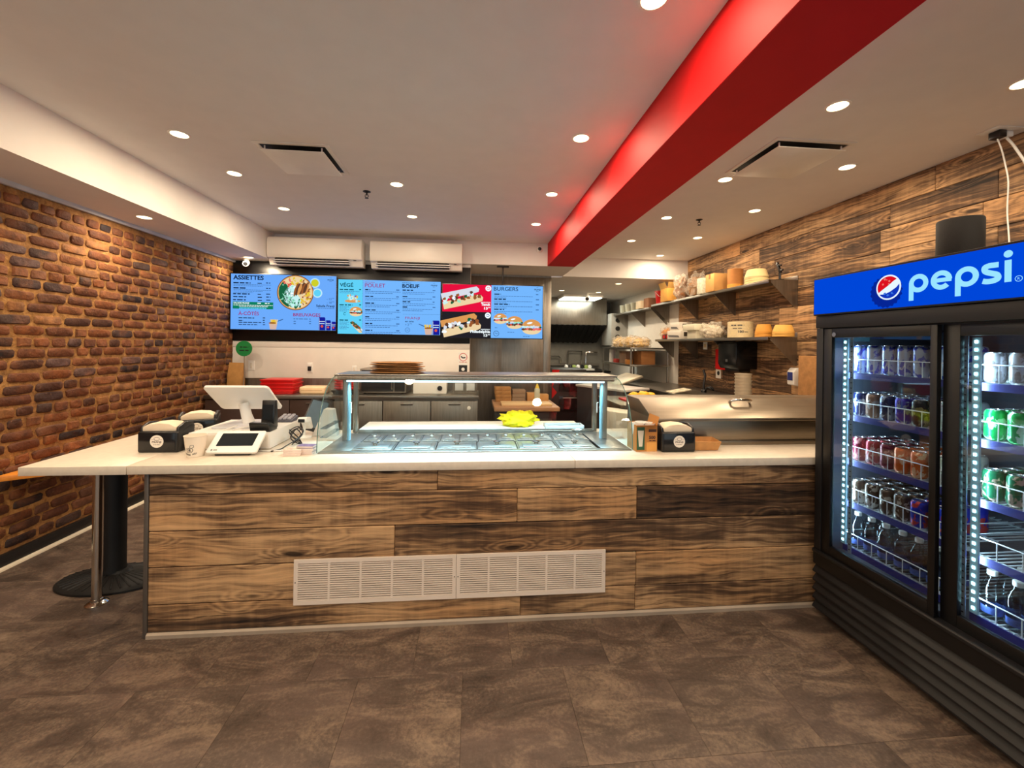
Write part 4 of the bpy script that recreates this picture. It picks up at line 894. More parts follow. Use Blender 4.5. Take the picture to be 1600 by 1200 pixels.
# hand scanner on stand
t = T('barcode_scanner', 'white barcode scanner on a slim stand among cables', 'scanner', (-1.09, 2.82, CT))
MB().lathe([(.045, 0), (.045, .008), (.02, .014), (.008, .02), (.007, .11)], n=18).build('stand', WPLA, t, world=False)
MB().prism([(-.05, .118), (-.045, .106), (.015, .10), (.055, .045), (.075, .055), (.035, .13), (-.03, .138)], 'x', -.03, .03).build('scanner', WPLA, t, world=False, bevel=.007)
MB().prism([(-.0515, .116), (-.0465, .108), (-.0465, .128), (-.05, .13)], 'x', -.02, .02).build('window', BPLA, t, world=False)
o = MB().prism([(-.085, 0), (.075, 0), (.045, .175), (-.01, .18)], 'y', -.035, .035).build('card_holder', M('frosted_white', (232, 226, 218), .45, trans=.1), loc=(-.975, 2.90, CT), world=False, bevel=.003); tag(o, 'white wedge-shaped holder behind the left glass of the case', 'holder')
# cable tangle and white leads
def cable(name, pts, r, mat, label, sub=6):
    P = [Vector(p) for p in pts]; out = []
    for i in range(len(P) - 1):
        p0, p1, p2, p3 = P[max(i - 1, 0)], P[i], P[i + 1], P[min(i + 2, len(P) - 1)]
        for k in range(sub):
            t_ = k / sub; out.append(.5 * ((2 * p1) + (p2 - p0) * t_ + (2 * p0 - 5 * p1 + 4 * p2 - p3) * t_ ** 2 + (-p0 + 3 * p1 - 3 * p2 + p3) * t_ ** 3))
    out.append(P[-1]); o = MB().tube(out, r, 7).build(name, mat, loc=tuple(P[0]), ang=80); return tag(o, label, 'cable')
rc = random.Random(5); pts = [(-1.13, 2.46, CT + .005), (-1.10, 2.50, CT + .006)]
for i in range(16): a = i * 1.9; pts.append((-1.075 + .030 * math.cos(a) + rc.uniform(-.008, .008), 2.66 + .035 * math.sin(a) + rc.uniform(-.008, .008), CT + .045 + .045 * math.sin(a * .7) + rc.uniform(-.008, .01)))
pts[2:2] = [(-1.09, 2.56, CT + .012)]
cable('cable_tangle', pts, .0035, BPLA, 'tangled bunch of black cable beside the cash drawer')
cable('white_cable', [(-1.24, 2.50, CT + .004), (-1.15, 2.47, CT + .004), (-1.05, 2.49, CT + .005), (-.99, 2.56, CT + .004)], .004, WPLA, 'white cable lying on the countertop beside the booklets')
cable('white_cable', [(-1.42, 2.66, CT + .112), (-1.43, 2.55, CT + .108), (-1.44, 2.515, CT + .10), (-1.435, 2.512, CT + .05), (-1.43, 2.51, CT + .004)], .004, WPLA, 'white lead looping over cash drawer edge nearest the paper cup')
cable('white_cable', [(-1.34, 2.64, CT + .112), (-1.36, 2.55, CT + .114), (-1.375, 2.517, CT + .105), (-1.365, 2.512, CT + .08), (-1.36, 2.51, CT + .06)], .004, WPLA, 'white lead looping from the till stand down behind tablet')
# booklet stacks
for k, (dx, dy, rz_, n, lab) in enumerate(((-.985, 2.405, .05, 3, 'stack of folded leaflets on the countertop near the case'), (-.925, 2.43, -.1, 4, 'stack of purple-edged leaflets touching the glass case'))):
    for i in range(n):
        t = T('leaflet', lab + (', top one' if i == n - 1 else ''), 'leaflet', (dx + rnd(-.004, .004), dy + rnd(-.004, .004), CT + .0002 + i * .0112), rz_ + rnd(-.04, .04), 'leaflets')
        MB().box(-.045, .045, -.03, .03, 0, .011).build('pages', M('leaflet_paper', (230, 214, 204), .7), t, world=False, bevel=.001)
        MB().box(-.045, .045, -.03, .03, .0111, .0112).build('cover', M('leaflet_cover_%d' % k, (222, 190, 168) if k == 0 else (120, 104, 150), .45, var=.25, vs=50), t, world=False)
# carton of cups
t = T('cup_carton', 'open cardboard carton of white cups marked 500', 'carton', (1.030, 2.455, CT))
w_, d_, h_ = .13, .14, .155; cbm = M('carton_board', (190, 128, 62), .75, var=.05)
bx = MB().box(-w_ / 2, w_ / 2, -d_ / 2, -d_ / 2 + .004, 0, h_).box(-w_ / 2, w_ / 2, d_ / 2 - .004, d_ / 2, 0, h_).box(-w_ / 2, -w_ / 2 + .004, -d_ / 2 + .004, d_ / 2 - .004, 0, h_).box(w_ / 2 - .004, w_ / 2, -d_ / 2 + .004, d_ / 2 - .004, 0, h_).box(-w_ / 2 + .004, w_ / 2 - .004, -d_ / 2 + .004, d_ / 2 - .004, 0, .004)
bx.build('box', cbm, t, world=False)
MB().quad((-w_ / 2, -d_ / 2, h_), (w_ / 2, -d_ / 2, h_), (w_ / 2 + .0, -d_ / 2 - .05, h_ + .012), (-w_ / 2 + .02, -d_ / 2 - .05, h_ + .01)).quad((w_ / 2, -d_ / 2, h_), (w_ / 2, d_ / 2, h_), (w_ / 2 + .012, d_ / 2, h_ + .05), (w_ / 2 + .012, -d_ / 2, h_ + .05)).build('flap', cbm, t, world=False)
for i in range(3): MB().lathe([(.03, -.06), (.036, .01), (.038, .012), (.035, .012), (.028, -.05)], (-.035 + i * .035, -.02 + .03 * (i % 2), h_ - .005), 14).build('cup', WPLA, t, world=False)
f = FLAT(lambda u, v, k: (u, -d_ / 2 - .0004 * k - .0002, v)); GP = M('print_green', (40, 84, 58), .7); f.rect(GP, -.06, .01, -.012, .145, 1); f.poly(M('print_white', (214, 206, 190), .7), ((-.055, .125), (-.018, .125), (-.026, .03), (-.047, .03)), 2); f.text(SINK, '500', .034, .075, .018, .04, .04, 'c'); f.rect(SINK, .012, .116, .06, .132, 1); f.lines(SINK, .016, .062, .055, .005, 1); f.rect(M('carton_light', (222, 160, 80), .7), .0, .0, .063, .055, 1)
f.build('print', t, world=False)
# kraft tray
def tray(loc, w, d, h, label):
    a = .014; o = MB().add([(-w / 2 + a, -d / 2 + a, .001), (w / 2 - a, -d / 2 + a, .001), (w / 2 - a, d / 2 - a, .001), (-w / 2 + a, d / 2 - a, .001), (-w / 2, -d / 2, h), (w / 2, -d / 2, h * .92), (w / 2 + .012, d / 2, h), (-w / 2, d / 2, h * 1.05)],
        [(3, 2, 1, 0), (0, 1, 5, 4), (1, 2, 6, 5), (2, 3, 7, 6), (3, 0, 4, 7)])
    ob = o.build('food_tray', KRAFT, loc=loc, world=False, smooth=False); ob.modifiers.new('thick', 'SOLIDIFY').thickness = .003; tag(ob, label, 'tray')
tray((1.405, 2.435, CT + .002), .175, .12, .058, 'folded kraft paper food tray between napkin dispenser and prep unit')
# folded paper bags lying on the case top
for i in range(6):
    o = crumple('paper_bag', KRAFT2, (-.50 + rnd(-.012, .012), 2.84 + rnd(-.01, .01), 1.2987 + i * .0125), (.35, .20, .0145), 20 + i, .05, 2.0, 'flattened brown paper bag in the pile on the case top', 'paper bag', 'pile of paper bags')
# ================================================================== BACK COUNTER BELOW THE SCREENS
BZ = .885
bc = T('back_counter', 'dark brown cabinet run with steel worktop below the menu screens', 'cabinet', (-2.3, 4.95, 0))
DBR = M('dark_laminate', (62, 44, 36), .5, var=.05)
MB().box(XL + .02, -1.62, 4.98, 5.535, .08, .84).build('carcass', DBR, bc)
MB().box(XL + .02, -1.62, 5.03, 5.50, 0, .08).build('plinth', BMAT, bc)
MB().box(XL + .02, -1.60, 4.945, 5.536, .842, BZ).build('worktop', STEEL, bc, bevel=.003)
struct(MB().box(XL + .02, -.06, 5.5372, 5.549, BZ, 1.028).build('trim_5', STEELV, loc=(0, 0, 0)))
for i in range(3):
    a = XL + .03 + i * .455; d = MB().box(a, a + .448, 4.958, 4.979, .10, .83).build('cupboard_door', DBR, bc, bevel=.002)
    MB().box(a + .18, a + .27, 4.945, 4.957, .79, .80).build('handle', STEEL, d)
uf = T('undercounter_fridge', 'stainless three-door undercounter fridge seen through display glass', 'fridge', (-.8, 4.9, 0))
MB().box(-1.59, .06, 4.97, 5.50, .06, .84).build('carcass', STEELV, uf)
MB().box(-1.60, .07, 4.92, 5.535, .842, BZ).build('worktop', STEEL, uf, bevel=.003)
for i in range(3):
    a = -1.585 + i * .55; d = MB().box(a, a + .54, 4.935, 4.969, .09, .82).build('fridge_door', STEELV, uf, bevel=.004)
    MB().box(a + .20, a + .34, 4.92, 4.934, .775, .795).build('handle', STEEL, d, bevel=.003)
    if i == 2: MB().lathe([(.022, 4.934), (.022, 4.928), (.012, 4.926), (.0, 4.926)], (a + .44, 0, .74), 16, axis='y').build('dial', WPLA, d)
for x in (-1.53, 0.0):
    for y in (5.0, 5.45): MB().lathe([(.02, 0), (.02, .06)], (x, y, 0), 10).build('foot', BMAT, uf)
# on the back counter
KB = M('kraft_bag', (176, 128, 70), .8, var=.07, vs=14, bump=.2, bs=18)
t = T('paper_bag', 'tall brown paper bag standing in the brick wall corner', 'paper bag', (-2.91, 5.42, BZ))
MB().add([(-.085, -.05, 0), (.085, -.05, 0), (.085, .05, 0), (-.085, .05, 0), (-.088, -.03, .20), (.086, -.034, .20), (.086, .03, .20), (-.088, .03, .20), (-.08, -.006, .345), (.084, -.006, .34), (.084, .008, .34), (-.08, .008, .345)],
    [(3, 2, 1, 0), (0, 1, 5, 4), (1, 2, 6, 5), (2, 3, 7, 6), (3, 0, 4, 7), (4, 5, 9, 8), (5, 6, 10, 9), (6, 7, 11, 10), (7, 4, 8, 11), (8, 9, 10, 11)]).build('bag', KB, t, world=False, bevel=.003)
MB().box(-.04, .03, -.0075, -.0065, .305, .33).build('sticker', M('gold_label', (214, 168, 70), .5), t, world=False)
t = T('round_sign', 'green disc sign on a thin stick rising from back counter', 'sign', (-2.765, 5.30, BZ))
MB().lathe([(.05, 0), (.05, .012), (.01, .02)], n=18).tube([(0, 0, .015), (.012, 0, .2), (.01, 0, .46)], .006, 8).build('stick', M('stick_metal', (150, 130, 110), .4, .5), t, world=False)
MB().lathe([(0, -.008), (.093, -.008), (.093, 0), (0, 0)], (.01, -.004, .52), 32, axis='y').build('disc', M('sign_green', (20, 128, 62), .5, var=.03), t, world=False)
f = FLAT(lambda u, v, k: (-2.755 + u, 5.30 - .0125 - .0005 * k, BZ + .52 + v)); f.lines(BI, -.045, .012, .05, .012, 1); f.lines(BI, -.05, -.028, .055, .012, 1, 3)
f.build('print', t)
def tub(name, loc, w, d, h, mat, label, cat, group=None, taper=.9):
    t = T(name, label, cat, loc, 0, group)
    a, b = w / 2, d / 2; o = MB().add([(-a * taper, -b * taper, 0), (a * taper, -b * taper, 0), (a * taper, b * taper, 0), (-a * taper, b * taper, 0), (-a, -b, h), (a, -b, h), (a, b, h), (-a, b, h)], [(3, 2, 1, 0), (0, 1, 5, 4), (1, 2, 6, 5), (2, 3, 7, 6), (3, 0, 4, 7), (4, 5, 6, 7)])
    o.build('body', mat, t, world=False, bevel=.008); MB().box(-a - .006, a + .006, -b - .006, b + .006, h - .012, h + .004).build('rim', mat, t, world=False, bevel=.003); return t
for i in range(4): tub('red_tray', (-2.27 + rnd(-.004, .004), 5.20, BZ + .0005 + i * .042), .36, .28, .0378, REDP, 'red plastic tray in the pile on the back counter' if i < 3 else 'topmost red plastic tray of the pile on back counter', 'tray', 'red trays on the back counter', .97)
t = T('cream_container', 'long cream food container with rounded ends beside red trays', 'container', (-1.88, 5.16, BZ))
slab_rounded(.30, .20, .085, .04).xform(Matrix.Translation((0, 0, .0425)) @ Matrix.Identity(4)).build('body', M('cream_plastic', (236, 206, 164), .5), t, world=False, bevel=.02, seg=3)
MB().box(-.12, .12, -.1015, -.0995, .04, .046).build('seam', M('cream_dark', (190, 156, 116), .6), t, world=False)
for i in range(4): tub('red_basket', (-1.50, 5.12, BZ + .0505 + i * .030 if i else BZ + .0505), .22, .16, .028, REDP, 'red serving basket nested in a stack on a black tray', 'basket', 'red serving baskets', .9)
tub('black_tray', (-1.50, 5.12, BZ + .0005), .28, .20, .045, BPLA, 'black plastic tray under the stack of red baskets', 'tray')
t = T('microwave', 'steel microwave with dark door on the undercounter fridge', 'microwave', (-1.07, 5.28, BZ))
MB().box(-.27, .27, -.19, .19, .012, .30).build('case', STEELV, t, world=False, bevel=.004); MB().box(-.25, .12, -.205, -.191, .03, .285).build('door', M('dark_glass', (34, 36, 40), .12), t, world=False, bevel=.003); MB().box(.135, .255, -.196, -.191, .03, .285).build('control_panel', BPLA, t, world=False); MB().tube([(.108, -.22, .06), (.108, -.23, .08), (.108, -.23, .24), (.108, -.22, .26)], .008, 8).build('handle', STEEL, t, world=False)
for a in (-.22, .22):
    for b in (-.15, .15): MB().lathe([(.015, 0), (.015, .012)], (a, b, 0), 8).build('foot', BMAT, t, world=False)
t = T('label_printer', 'white box-shaped appliance with round dial beside the microwave', 'appliance', (-.52, 5.25, BZ)); MB().box(-.20, .20, -.15, .15, 0, .17).build('case', WPLA, t, world=False, bevel=.01); MB().lathe([(.03, -.15), (.03, -.165), (0, -.167)], (.12, 0, .07), 18, axis='y').build('dial', DARKM, t, world=False)
t = T('socket_box', 'grey twin appliance with two white panels near steel wall', 'appliance', (-.10, 5.25, BZ)); MB().box(-.15, .15, -.12, .12, 0, .22).build('case', STEELV, t, world=False, bevel=.006)
for s in (-1, 1): MB().box(s * .07 - .05, s * .07 + .05, -.126, -.121, .04, .13).build('panel', M('pale_panel', (196, 200, 200), .4), t, world=False, bevel=.002)
# ================================================================== WOOD-TOP TABLE, OVEN, DARK UNIT (behind the glass)
WT = .70
t = T('prep_table', 'dark cabinet table with thick butcher-block top', 'table', (.70, 5.55, 0))
MB().box(.30, 1.08, 5.30, 5.95, .05, WT - .055).build('cabinet', M('dark_unit', (40, 38, 40), .4), t, bevel=.004)
MB().box(.27, 1.11, 5.24, 6.0, WT - .054, WT).build('top', M('butcher_block', (172, 128, 92), .5, var=.1, vs=5, stretch=(1, 14, 14)), t, bevel=.006)
MB().box(.70, 1.02, 5.292, 5.299, .50, .54).build('handle', STEEL, t)
for x in (.34, 1.04):
    for y in (5.34, 5.9): MB().lathe([(.02, 0), (.02, .05)], (x, y, 0), 8).build('foot', BMAT, t)
o = MB().box(-.33, .33, -.16, .12, 0, .03).build('wood_board', M('board_pale', (218, 184, 138), .55, stretch=(1, 10, 10)), loc=(.70, 5.50, WT + .0003), world=False, bevel=.006); tag(o, 'pale wooden board lying on the butcher-block table', 'board')
def carton(loc, w, d, h, label, rz=0, mat=KRAFT, tape=True, group=None, name='carton'):
    t = T(name, label, 'carton', loc, rz, group); MB().box(-w / 2, w / 2, -d / 2, d / 2, 0, h).build('box', mat, t, world=False, bevel=.003)
    if tape: MB().box(-w * .5 - .0006, w * .5 + .0006, -.02, .02, h + .0002, h + .0006).box(-w / 2 - .0008, -w / 2 - .0004, -.02, .02, h * .72, h).build('tape', M('brown_tape', (160, 108, 58), .35), t, world=False)
    return t
for i in range(4): carton((.42 + rnd(-.01, .01), 5.83, WT + .0003 + i * .0505), .22, .18, .05, 'flat kraft takeaway box in the pile by the steel wall', rnd(-.05, .05), KRAFT2, False, 'flat kraft boxes on the table', 'takeaway_box')
for i in range(3): carton((.64 + rnd(-.01, .01), 5.83, WT + .0003 + i * .055), .18, .18, .054, 'grey-brown takeaway box in the pile behind the bottle', rnd(-.05, .05), M('grey_kraft', (138, 112, 90), .8), False, 'grey-brown boxes on the table', 'takeaway_box')
carton((.82, 5.84, WT + .0003), .13, .14, .12, 'small upright kraft box behind the squeeze bottle'); carton((.98, 5.82, WT + .0003), .15, .15, .10, 'low kraft box at the end of the butcher-block table')
t = T('squeeze_bottle', 'clear squeeze bottle with yellow nozzle on wooden board', 'bottle', (.85, 5.48, WT + .0304)); MB().lathe([(.035, 0), (.038, .01), (.038, .17), (.03, .19), (.02, .195)], n=18).build('body', M('milky_bottle', (222, 222, 200), .3, trans=.3), t, world=False); MB().lathe([(.03, .19), (.026, .205), (.006, .25), (0, .252)], n=14).build('nozzle', M('nozzle_yellow', (220, 190, 60), .4), t, world=False)
ov = T('deck_oven', 'black double oven with red trim and oval badge', 'oven', (1.55, 6.9, 0))
MB().box(1.28, 1.86, 6.72, 7.3, .12, 1.10).build('case', M('oven_black', (34, 30, 32), .35), ov, bevel=.006)
for z in (.42, .74): d = MB().box(1.40, 1.80, 6.70, 6.719, z, z + .25).build('oven_door', M('oven_glass', (26, 24, 26), .12), ov, bevel=.003); MB().box(1.46, 1.74, 6.675, 6.699, z + .20, z + .222).build('handle', STEEL, d, bevel=.004)
MB().prism([(1.285, .80), (1.36, .95), (1.41, 1.09), (1.285, 1.09)], 'y', 6.708, 6.7185).prism([(1.285, .62), (1.37, .72), (1.285, .82)][::1], 'y', 6.708, 6.7185).build('red_trim', RED, ov)
MB().lathe([(.0, 6.700), (.05, 6.700), (.05, 6.704)], (1.36, 0, .90), 22, 1, .5, axis='y').build('badge', WPLA, ov)
for x in (1.33, 1.81):
    for y in (6.78, 7.24): MB().box(x - .02, x + .02, y - .02, y + .02, 0, .12).build('leg', DARKM, ov)
dk = T('upright_fridge', 'dark grey standing unit with lever handle beyond the glass end', 'fridge', (1.85, 5.6, 0))
MB().prism([(1.46, 5.75), (1.86, 5.02), (2.28, 5.25), (1.88, 5.98)], 'z', .06, .92).build('case', M('unit_grey', (52, 54, 58), .35), dk, bevel=.006)
MB().prism([(1.44, 5.76), (1.855, 5.0), (2.30, 5.25), (1.88, 6.0)], 'z', .921, .95).build('top', M('unit_top', (206, 200, 194), .4), dk, bevel=.004)
MB().tube([(1.66, 5.36, .60), (1.64, 5.34, .62), (1.64, 5.34, .42), (1.66, 5.36, .40)], .012, 8).build('handle', CHROME, dk)
MB().prism([(1.50, 5.74), (1.86, 5.08), (2.22, 5.27), (1.88, 5.92)], 'z', 0, .06).build('plinth', BMAT, dk)
# ================================================================== PLANK-WALL SHELVES
def wall_shelf(z, y0, y1, label, xw=XR, dpt=.33, ends=(True, True), mids=1):
    t = T('wall_shelf', label, 'shelf', (xw, (y0 + y1) / 2, z))
    MB().box(xw - dpt, xw - .001, y0, y1, z - .006, z).box(xw - dpt, xw - dpt + .004, y0, y1, z - .036, z - .0062).box(xw - .006, xw - .001, y0, y1, z, z + .05).build('deck', STEEL, t, bevel=.001)
    yb_ = [y0 + .002, y1 - .006] + ([5.06, 5.95][:mids] if mids == 2 else [(y0 + y1) / 2])
    for y in yb_: MB().prism([(xw - .002, z - .0065), (xw - dpt + .03, z - .0065), (xw - dpt + .03, z - .03), (xw - .02, z - .30), (xw - .002, z - .30)], 'y', y, y + .004).build('bracket', STEELV, t)
    return t
ZU, ZL = 2.205, 1.612
wall_shelf(ZU, 4.03, 6.88, 'upper steel wall shelf holding cartons and paper bowls', mids=2); wall_shelf(ZU - .03, 6.95, 8.8, 'far upper steel wall shelf over the kitchen with a white box', XR - .004, mids=1)
wall_shelf(ZL, 4.03, 6.70, 'lower steel wall shelf with stacked bowls and white boxes', mids=2)
XSH = 3.165
def ys(px, py=430, X=XSH): return at(px, py, 0, X).y
def bowls(loc, r, h, n, mat, label, group, rb=.72, lab_top=None):
    """each bowl of an upside-down nest"""
    st = h / n; dep = min(.09, h * .62); pitch = (h - dep) / max(1, n - 1)
    proto = None
    for i in range(n):
        if proto is None:
            o = MB().lathe([(r * .985, 0), (r, .003), (r * .985, .007), (r * rb * 1.08, dep * .9), (r * rb, dep), (0, dep)], n=26, cap=False).build('paper_bowl', mat, loc=(0, 0, 0), world=False, ang=50); proto = o
        else: o = proto.copy(); C.objects.link(o)
        o.location = (loc[0] + rnd(-.002, .002), loc[1] + rnd(-.002, .002), loc[2] + .0003 + i * pitch)
        tag(o, label, 'bowl', group)
    if lab_top: tag(o, lab_top, 'bowl', group)
# upper shelf, from the near end to the far end
bowls((3.15, ys(1184, 425), ZU), .122, .165, 8, CREAM, 'cream paper bowl in the upturned nest on upper shelf', 'bowls on the upper shelf', .74, 'uppermost cream paper bowl of the nest on upper shelf')
t = T('phone_holder', 'black adjustable phone holder standing at the upper shelf end', 'holder', (3.19, ys(1215, 425), ZU))
MB().box(-.03, .03, -.025, .025, 0, .012).tube([(0, 0, .01), (0, 0, .12)], .012, 8).build('stand', BPLA, t, world=False)
MB().prism([(-.02, .08), (.0, .075), (.05, .19), (.03, .20)], 'x', -.012, .012).prism([(-.05, .10), (-.01, .09), (-.01, .11), (-.04, .115)], 'x', -.01, .01).prism([(-.02, .15), (.02, .16), (.02, .175), (-.02, .165)], 'x', -.01, .01).build('clamp', BPLA, t, world=False, bevel=.003)
def sleeve(loc, r, h, mat, label, bands=14):
    t = T('bowl_sleeve', label, 'bowls', loc); pr = []
    for i in range(bands): z = h * i / bands; pr += [(r, z), (r * 1.015, z + h / bands * .5), (r, z + h / bands * .95)]
    MB().lathe(pr, n=26).build('nest', mat, t, world=False); MB().lathe([(r * 1.02, 0), (r * 1.03, h * .2), (r * .98, h * .22)], n=26, cap=False).build('band', M('amber_board', (226, 158, 64), .6), t, world=False); return t
sleeve((3.14, ys(1152, 425), ZU), .085, .235, M('brown_sleeve', (190, 126, 66), .75, var=.08), 'tall brown nest of paper bowls between carton and cream bowls')
carton((3.15, ys(1128, 430), ZU + .0002), .30, .19, .225, 'closed kraft carton with small print beside the paper bag', 0, M('carton_tan', (216, 164, 96), .75, var=.05))
carton((3.12, ys(1111, 432), ZU + .0002), .25, .10, .21, 'slim carton with a white printed side on the upper shelf', 0, M('carton_white', (224, 220, 196), .7, var=.12, vs=40), False)
PBAG = FILM('plastic_film', (236, 224, 206), .32)
def bagged(loc, size, seed, inner, label, sharp=True):
    t = T('plastic_bag', label, 'plastic bag', loc)
    crumple('film', PBAG, (0, 0, 0), size, seed, .30, 2.6, parent=t, nu=34, nv=24, sharp=True); crumple('contents', inner, (0, 0, 0), tuple(s * .84 for s in size), seed + 3, .22, 2.2, parent=t, nu=26, nv=18, sharp=True)
    return t
bagged((3.15, ys(1092, 440), ZU), (.27, .32, .36), 5, KRAFT2, 'crinkled clear plastic bag of brown paper bags on upper shelf')
bagged((3.14, 6.03, ZU), (.25, .21, .40), 9, M('brown_inner', (150, 100, 62), .8, var=.12), 'taller plastic bag of brown rolls behind the crinkled bag')
t = carton((3.14, 6.32, ZU + .0002), .32, .24, .20, 'open kraft carton with raised flaps on the upper shelf', 0, M('carton_gold', (222, 162, 74), .75, var=.05), False)
MB().quad((-.16, -.12, .20), (-.16, .12, .20), (-.20, .12, .29), (-.20, -.12, .29)).quad((-.16, -.12, .20), (.16, -.12, .20), (.16, -.15, .28), (-.16, -.155, .29)).build('flap', M('carton_gold_in', (236, 186, 104), .75), t, world=False)
t = T('red_bucket', 'bright red plastic bucket at the far end of upper shelf', 'bucket', (3.13, 6.70, ZU)); MB().lathe([(.09, 0), (.092, .004), (.115, .20), (.122, .20), (.122, .212), (.112, .212), (.088, .01), (0, .01)], n=26).build('body', REDP, t, world=False); MB().tube([(-.12, 0, .2), (-.1, -.09, .12), (0, -.135, .09), (.1, -.09, .12), (.12, 0, .2)], .004, 6).build('handle', WPLA, t, world=False)
crumple('small_bag', PBAG, (3.1, 6.515, ZU), (.14, .09, .13), 31, .28, 2.8, 'small clear bag between the red bucket and open carton', 'plastic bag', sharp=True)
carton((3.12, 7.35, ZU - .0298), .28, .22, .14, 'white box on the far upper shelf above the kitchen rack', 0, M('white_card', (240, 222, 188), .6), False); carton((3.16, 7.12, ZU - .0298), .26, .2, .17, 'brown carton behind red bucket on the far upper shelf', 0, M('brown_card', (158, 112, 82), .8), False)
for i, y in enumerate((7.85, 8.15, 8.45)): o = MB().lathe([(.07, 0), (.085, .15), (.088, .15), (.088, .16), (0, .16)], n=20).build('clear_tub', M('milky_tub', (206, 206, 186), .35, trans=.3), loc=(3.12, y, ZU - .0297), world=False); tag(o, 'milky plastic deli tub at the far end of kitchen shelf', 'tub', 'deli tubs on the far shelf')
# lower shelf
bowls((3.15, ys(1226, 515), ZL), .098, .120, 6, M('kraft_bowl_pale', (226, 172, 84), .7, var=.04), 'light kraft bowl in the nest at the lower shelf end', 'light kraft bowls', .72)
bowls((3.15, ys(1195, 515), ZL), .085, .140, 6, M('kraft_bowl', (214, 150, 58), .7, var=.04), 'orange kraft bowl in the nest beside wrapped bowls', 'orange kraft bowls', .72)
sl = T('wrapped_bowls', 'plastic-wrapped nest of large cream bowls marked 180', 'bowls', (3.14, ys(1160, 515), ZL)); pr = []
for i in range(15): z = .185 * i / 15; pr += [(.135, z), (.137, z + .006), (.135, z + .012)]
MB().lathe(pr + [(.135, .185)], n=30).build('nest', M('cream_wrapped', (236, 214, 160), .5), sl, world=False); f = FLAT(lambda u, v, k: ((.1385 + .0004 * k) * math.sin(u / .1385 - .62), -(.1385 + .0004 * k) * math.cos(u / .1385 - .62), v)); f.text(BI, '180', -.02, .055, .026, .06, .03, 'l', 2); f.lines(BI, -.08, .10, .02, .010, 2); f.lines(BI, -.10, .135, .04, .014, 2, 5); f.lines(BI, .045, .06, .085, .008, 2, 6)
f.build('print', sl, world=False)
MB().lathe([(.1395, .002), (.141, .09), (.1395, .188), (.06, .196), (0, .196)], n=30, cap=False).build('wrap', FILM('clear_wrap', (250, 246, 236), .14), sl, world=False)
bagged((3.13, ys(1118, 515), ZL), (.26, .36, .22), 14, M('white_lids', (226, 214, 190), .6, var=.05), 'rounded clear bag of white lids on the lower shelf')
WB = M('white_foam', (238, 232, 206), .6, var=.02)
y_ = ys(1098, 520); carton((3.15, y_ + .05, ZL + .0002), .24, .24, .115, 'lower white foam box under the wide white lid box', 0, WB, False, None, 'foam_box'); carton((3.13, y_ + .06, ZL + .1155), .28, .32, .085, 'wide white foam box lying on the smaller white box', 0, WB, False, None, 'foam_box')
PK = M('printed_pack', (234, 226, 212), .5, var=.02)
def pack(loc, w, d, h, label):
    t = T('product_box', label, 'box', loc); MB().box(-w / 2, w / 2, -d / 2, d / 2, 0, h).build('box', PK, t, world=False, bevel=.002)
    MB().prism([(-d / 2 + .03, .02), (d / 2 - .05, .03), (d / 2 - .03, h * .5), (-d / 2 + .07, h * .42)], 'x', -w / 2 - .0008, -w / 2 - .0002).build('picture', M('pack_grey', (110, 106, 104), .5), t, world=False); MB().box(-w / 2 + .05, -w / 2 + .11, -d / 2 - .0008, -d / 2 - .0002, h * .3, h * .8).build('picture', M('pack_dark', (60, 50, 40), .5), t, world=False); return t
yy = ys(1066, 520); pack((3.14, yy, ZL + .0002), .22, .42, .125, 'long white product box with grey picture on the lower shelf'); pack((3.14, yy, ZL + .1255), .2, .30, .125, 'white product box stacked on the long white box')
t = T('red_box', 'small red and black box at the front of lower shelf', 'box', (3.08, ys(1043, 523, 3.08), ZL)); MB().box(-.06, .06, -.05, .05, 0, .075).build('box', M('box_dark', (70, 24, 24), .5), t, world=False, bevel=.002); MB().box(-.0608, -.0602, -.035, .035, .012, .062).build('label', REDP, t, world=False); MB().box(-.045, .045, -.0508, -.0502, .012, .062).build('label', REDP, t, world=False)
bagged((3.15, 6.47, ZL), (.26, .32, .22), 17, M('orange_rolls', (220, 140, 40), .7, var=.1), 'clear bag of orange-brown bread rolls on the lower shelf')
# ================================================================== WIRE RACK AND KITCHEN
rk = T('steel_rack', 'stainless rack of shelves with boxes at the end of plank wall', 'rack', (2.95, 7.4, 0))
RX0, RX1, RY0, RY1 = 2.62, 3.31, 6.76, 8.3; RZ = [1.47, 1.18, .86]
for x in (RX0 + .02, RX1 - .03):
    for y in (RY0 + .02, RY1 - .02): MB().tube([(x, y, 0), (x, y, 1.469)], .017, 10).build('post', STEEL, rk)
for z in RZ: MB().box(RX0, RX1, RY0, RY1, z - .03, z).build('shelf', STEEL, rk, bevel=.003)
for i, (x, y, s_) in enumerate(((2.88, 6.95, .27), (2.86, 7.29, .27), (2.88, 7.64, .28), (2.9, 8.0, .28))): bagged((x, y, RZ[0]), (.34, s_, .20 + .03 * (i % 2)), 40 + i, M('pale_bread', (226, 190, 128), .8, var=.12, vs=10), ['clear bag of pale bread at the near end of rack top', 'clear bag of pale bread next on the rack top', 'lumpy clear bag of buns on the rack top', 'far clear bag of buns on the rack top'][i])
carton((2.84, 7.32, RZ[1] + .0002), .30, .34, .22, 'grey-brown carton with dark print on the rack middle shelf', 0, M('carton_dusty', (150, 118, 94), .8, var=.1)); carton((2.95, 6.97, RZ[1] + .0002), .26, .26, .23, 'brown cardboard box beside the rack post', .12, M('carton_brown', (150, 98, 52), .8), True)
carton((2.70, 7.04, RZ[1] + .0002), .10, .10, .08, 'small orange kraft box before cartons on the rack', 0, M('carton_orange', (196, 130, 60), .8), False)
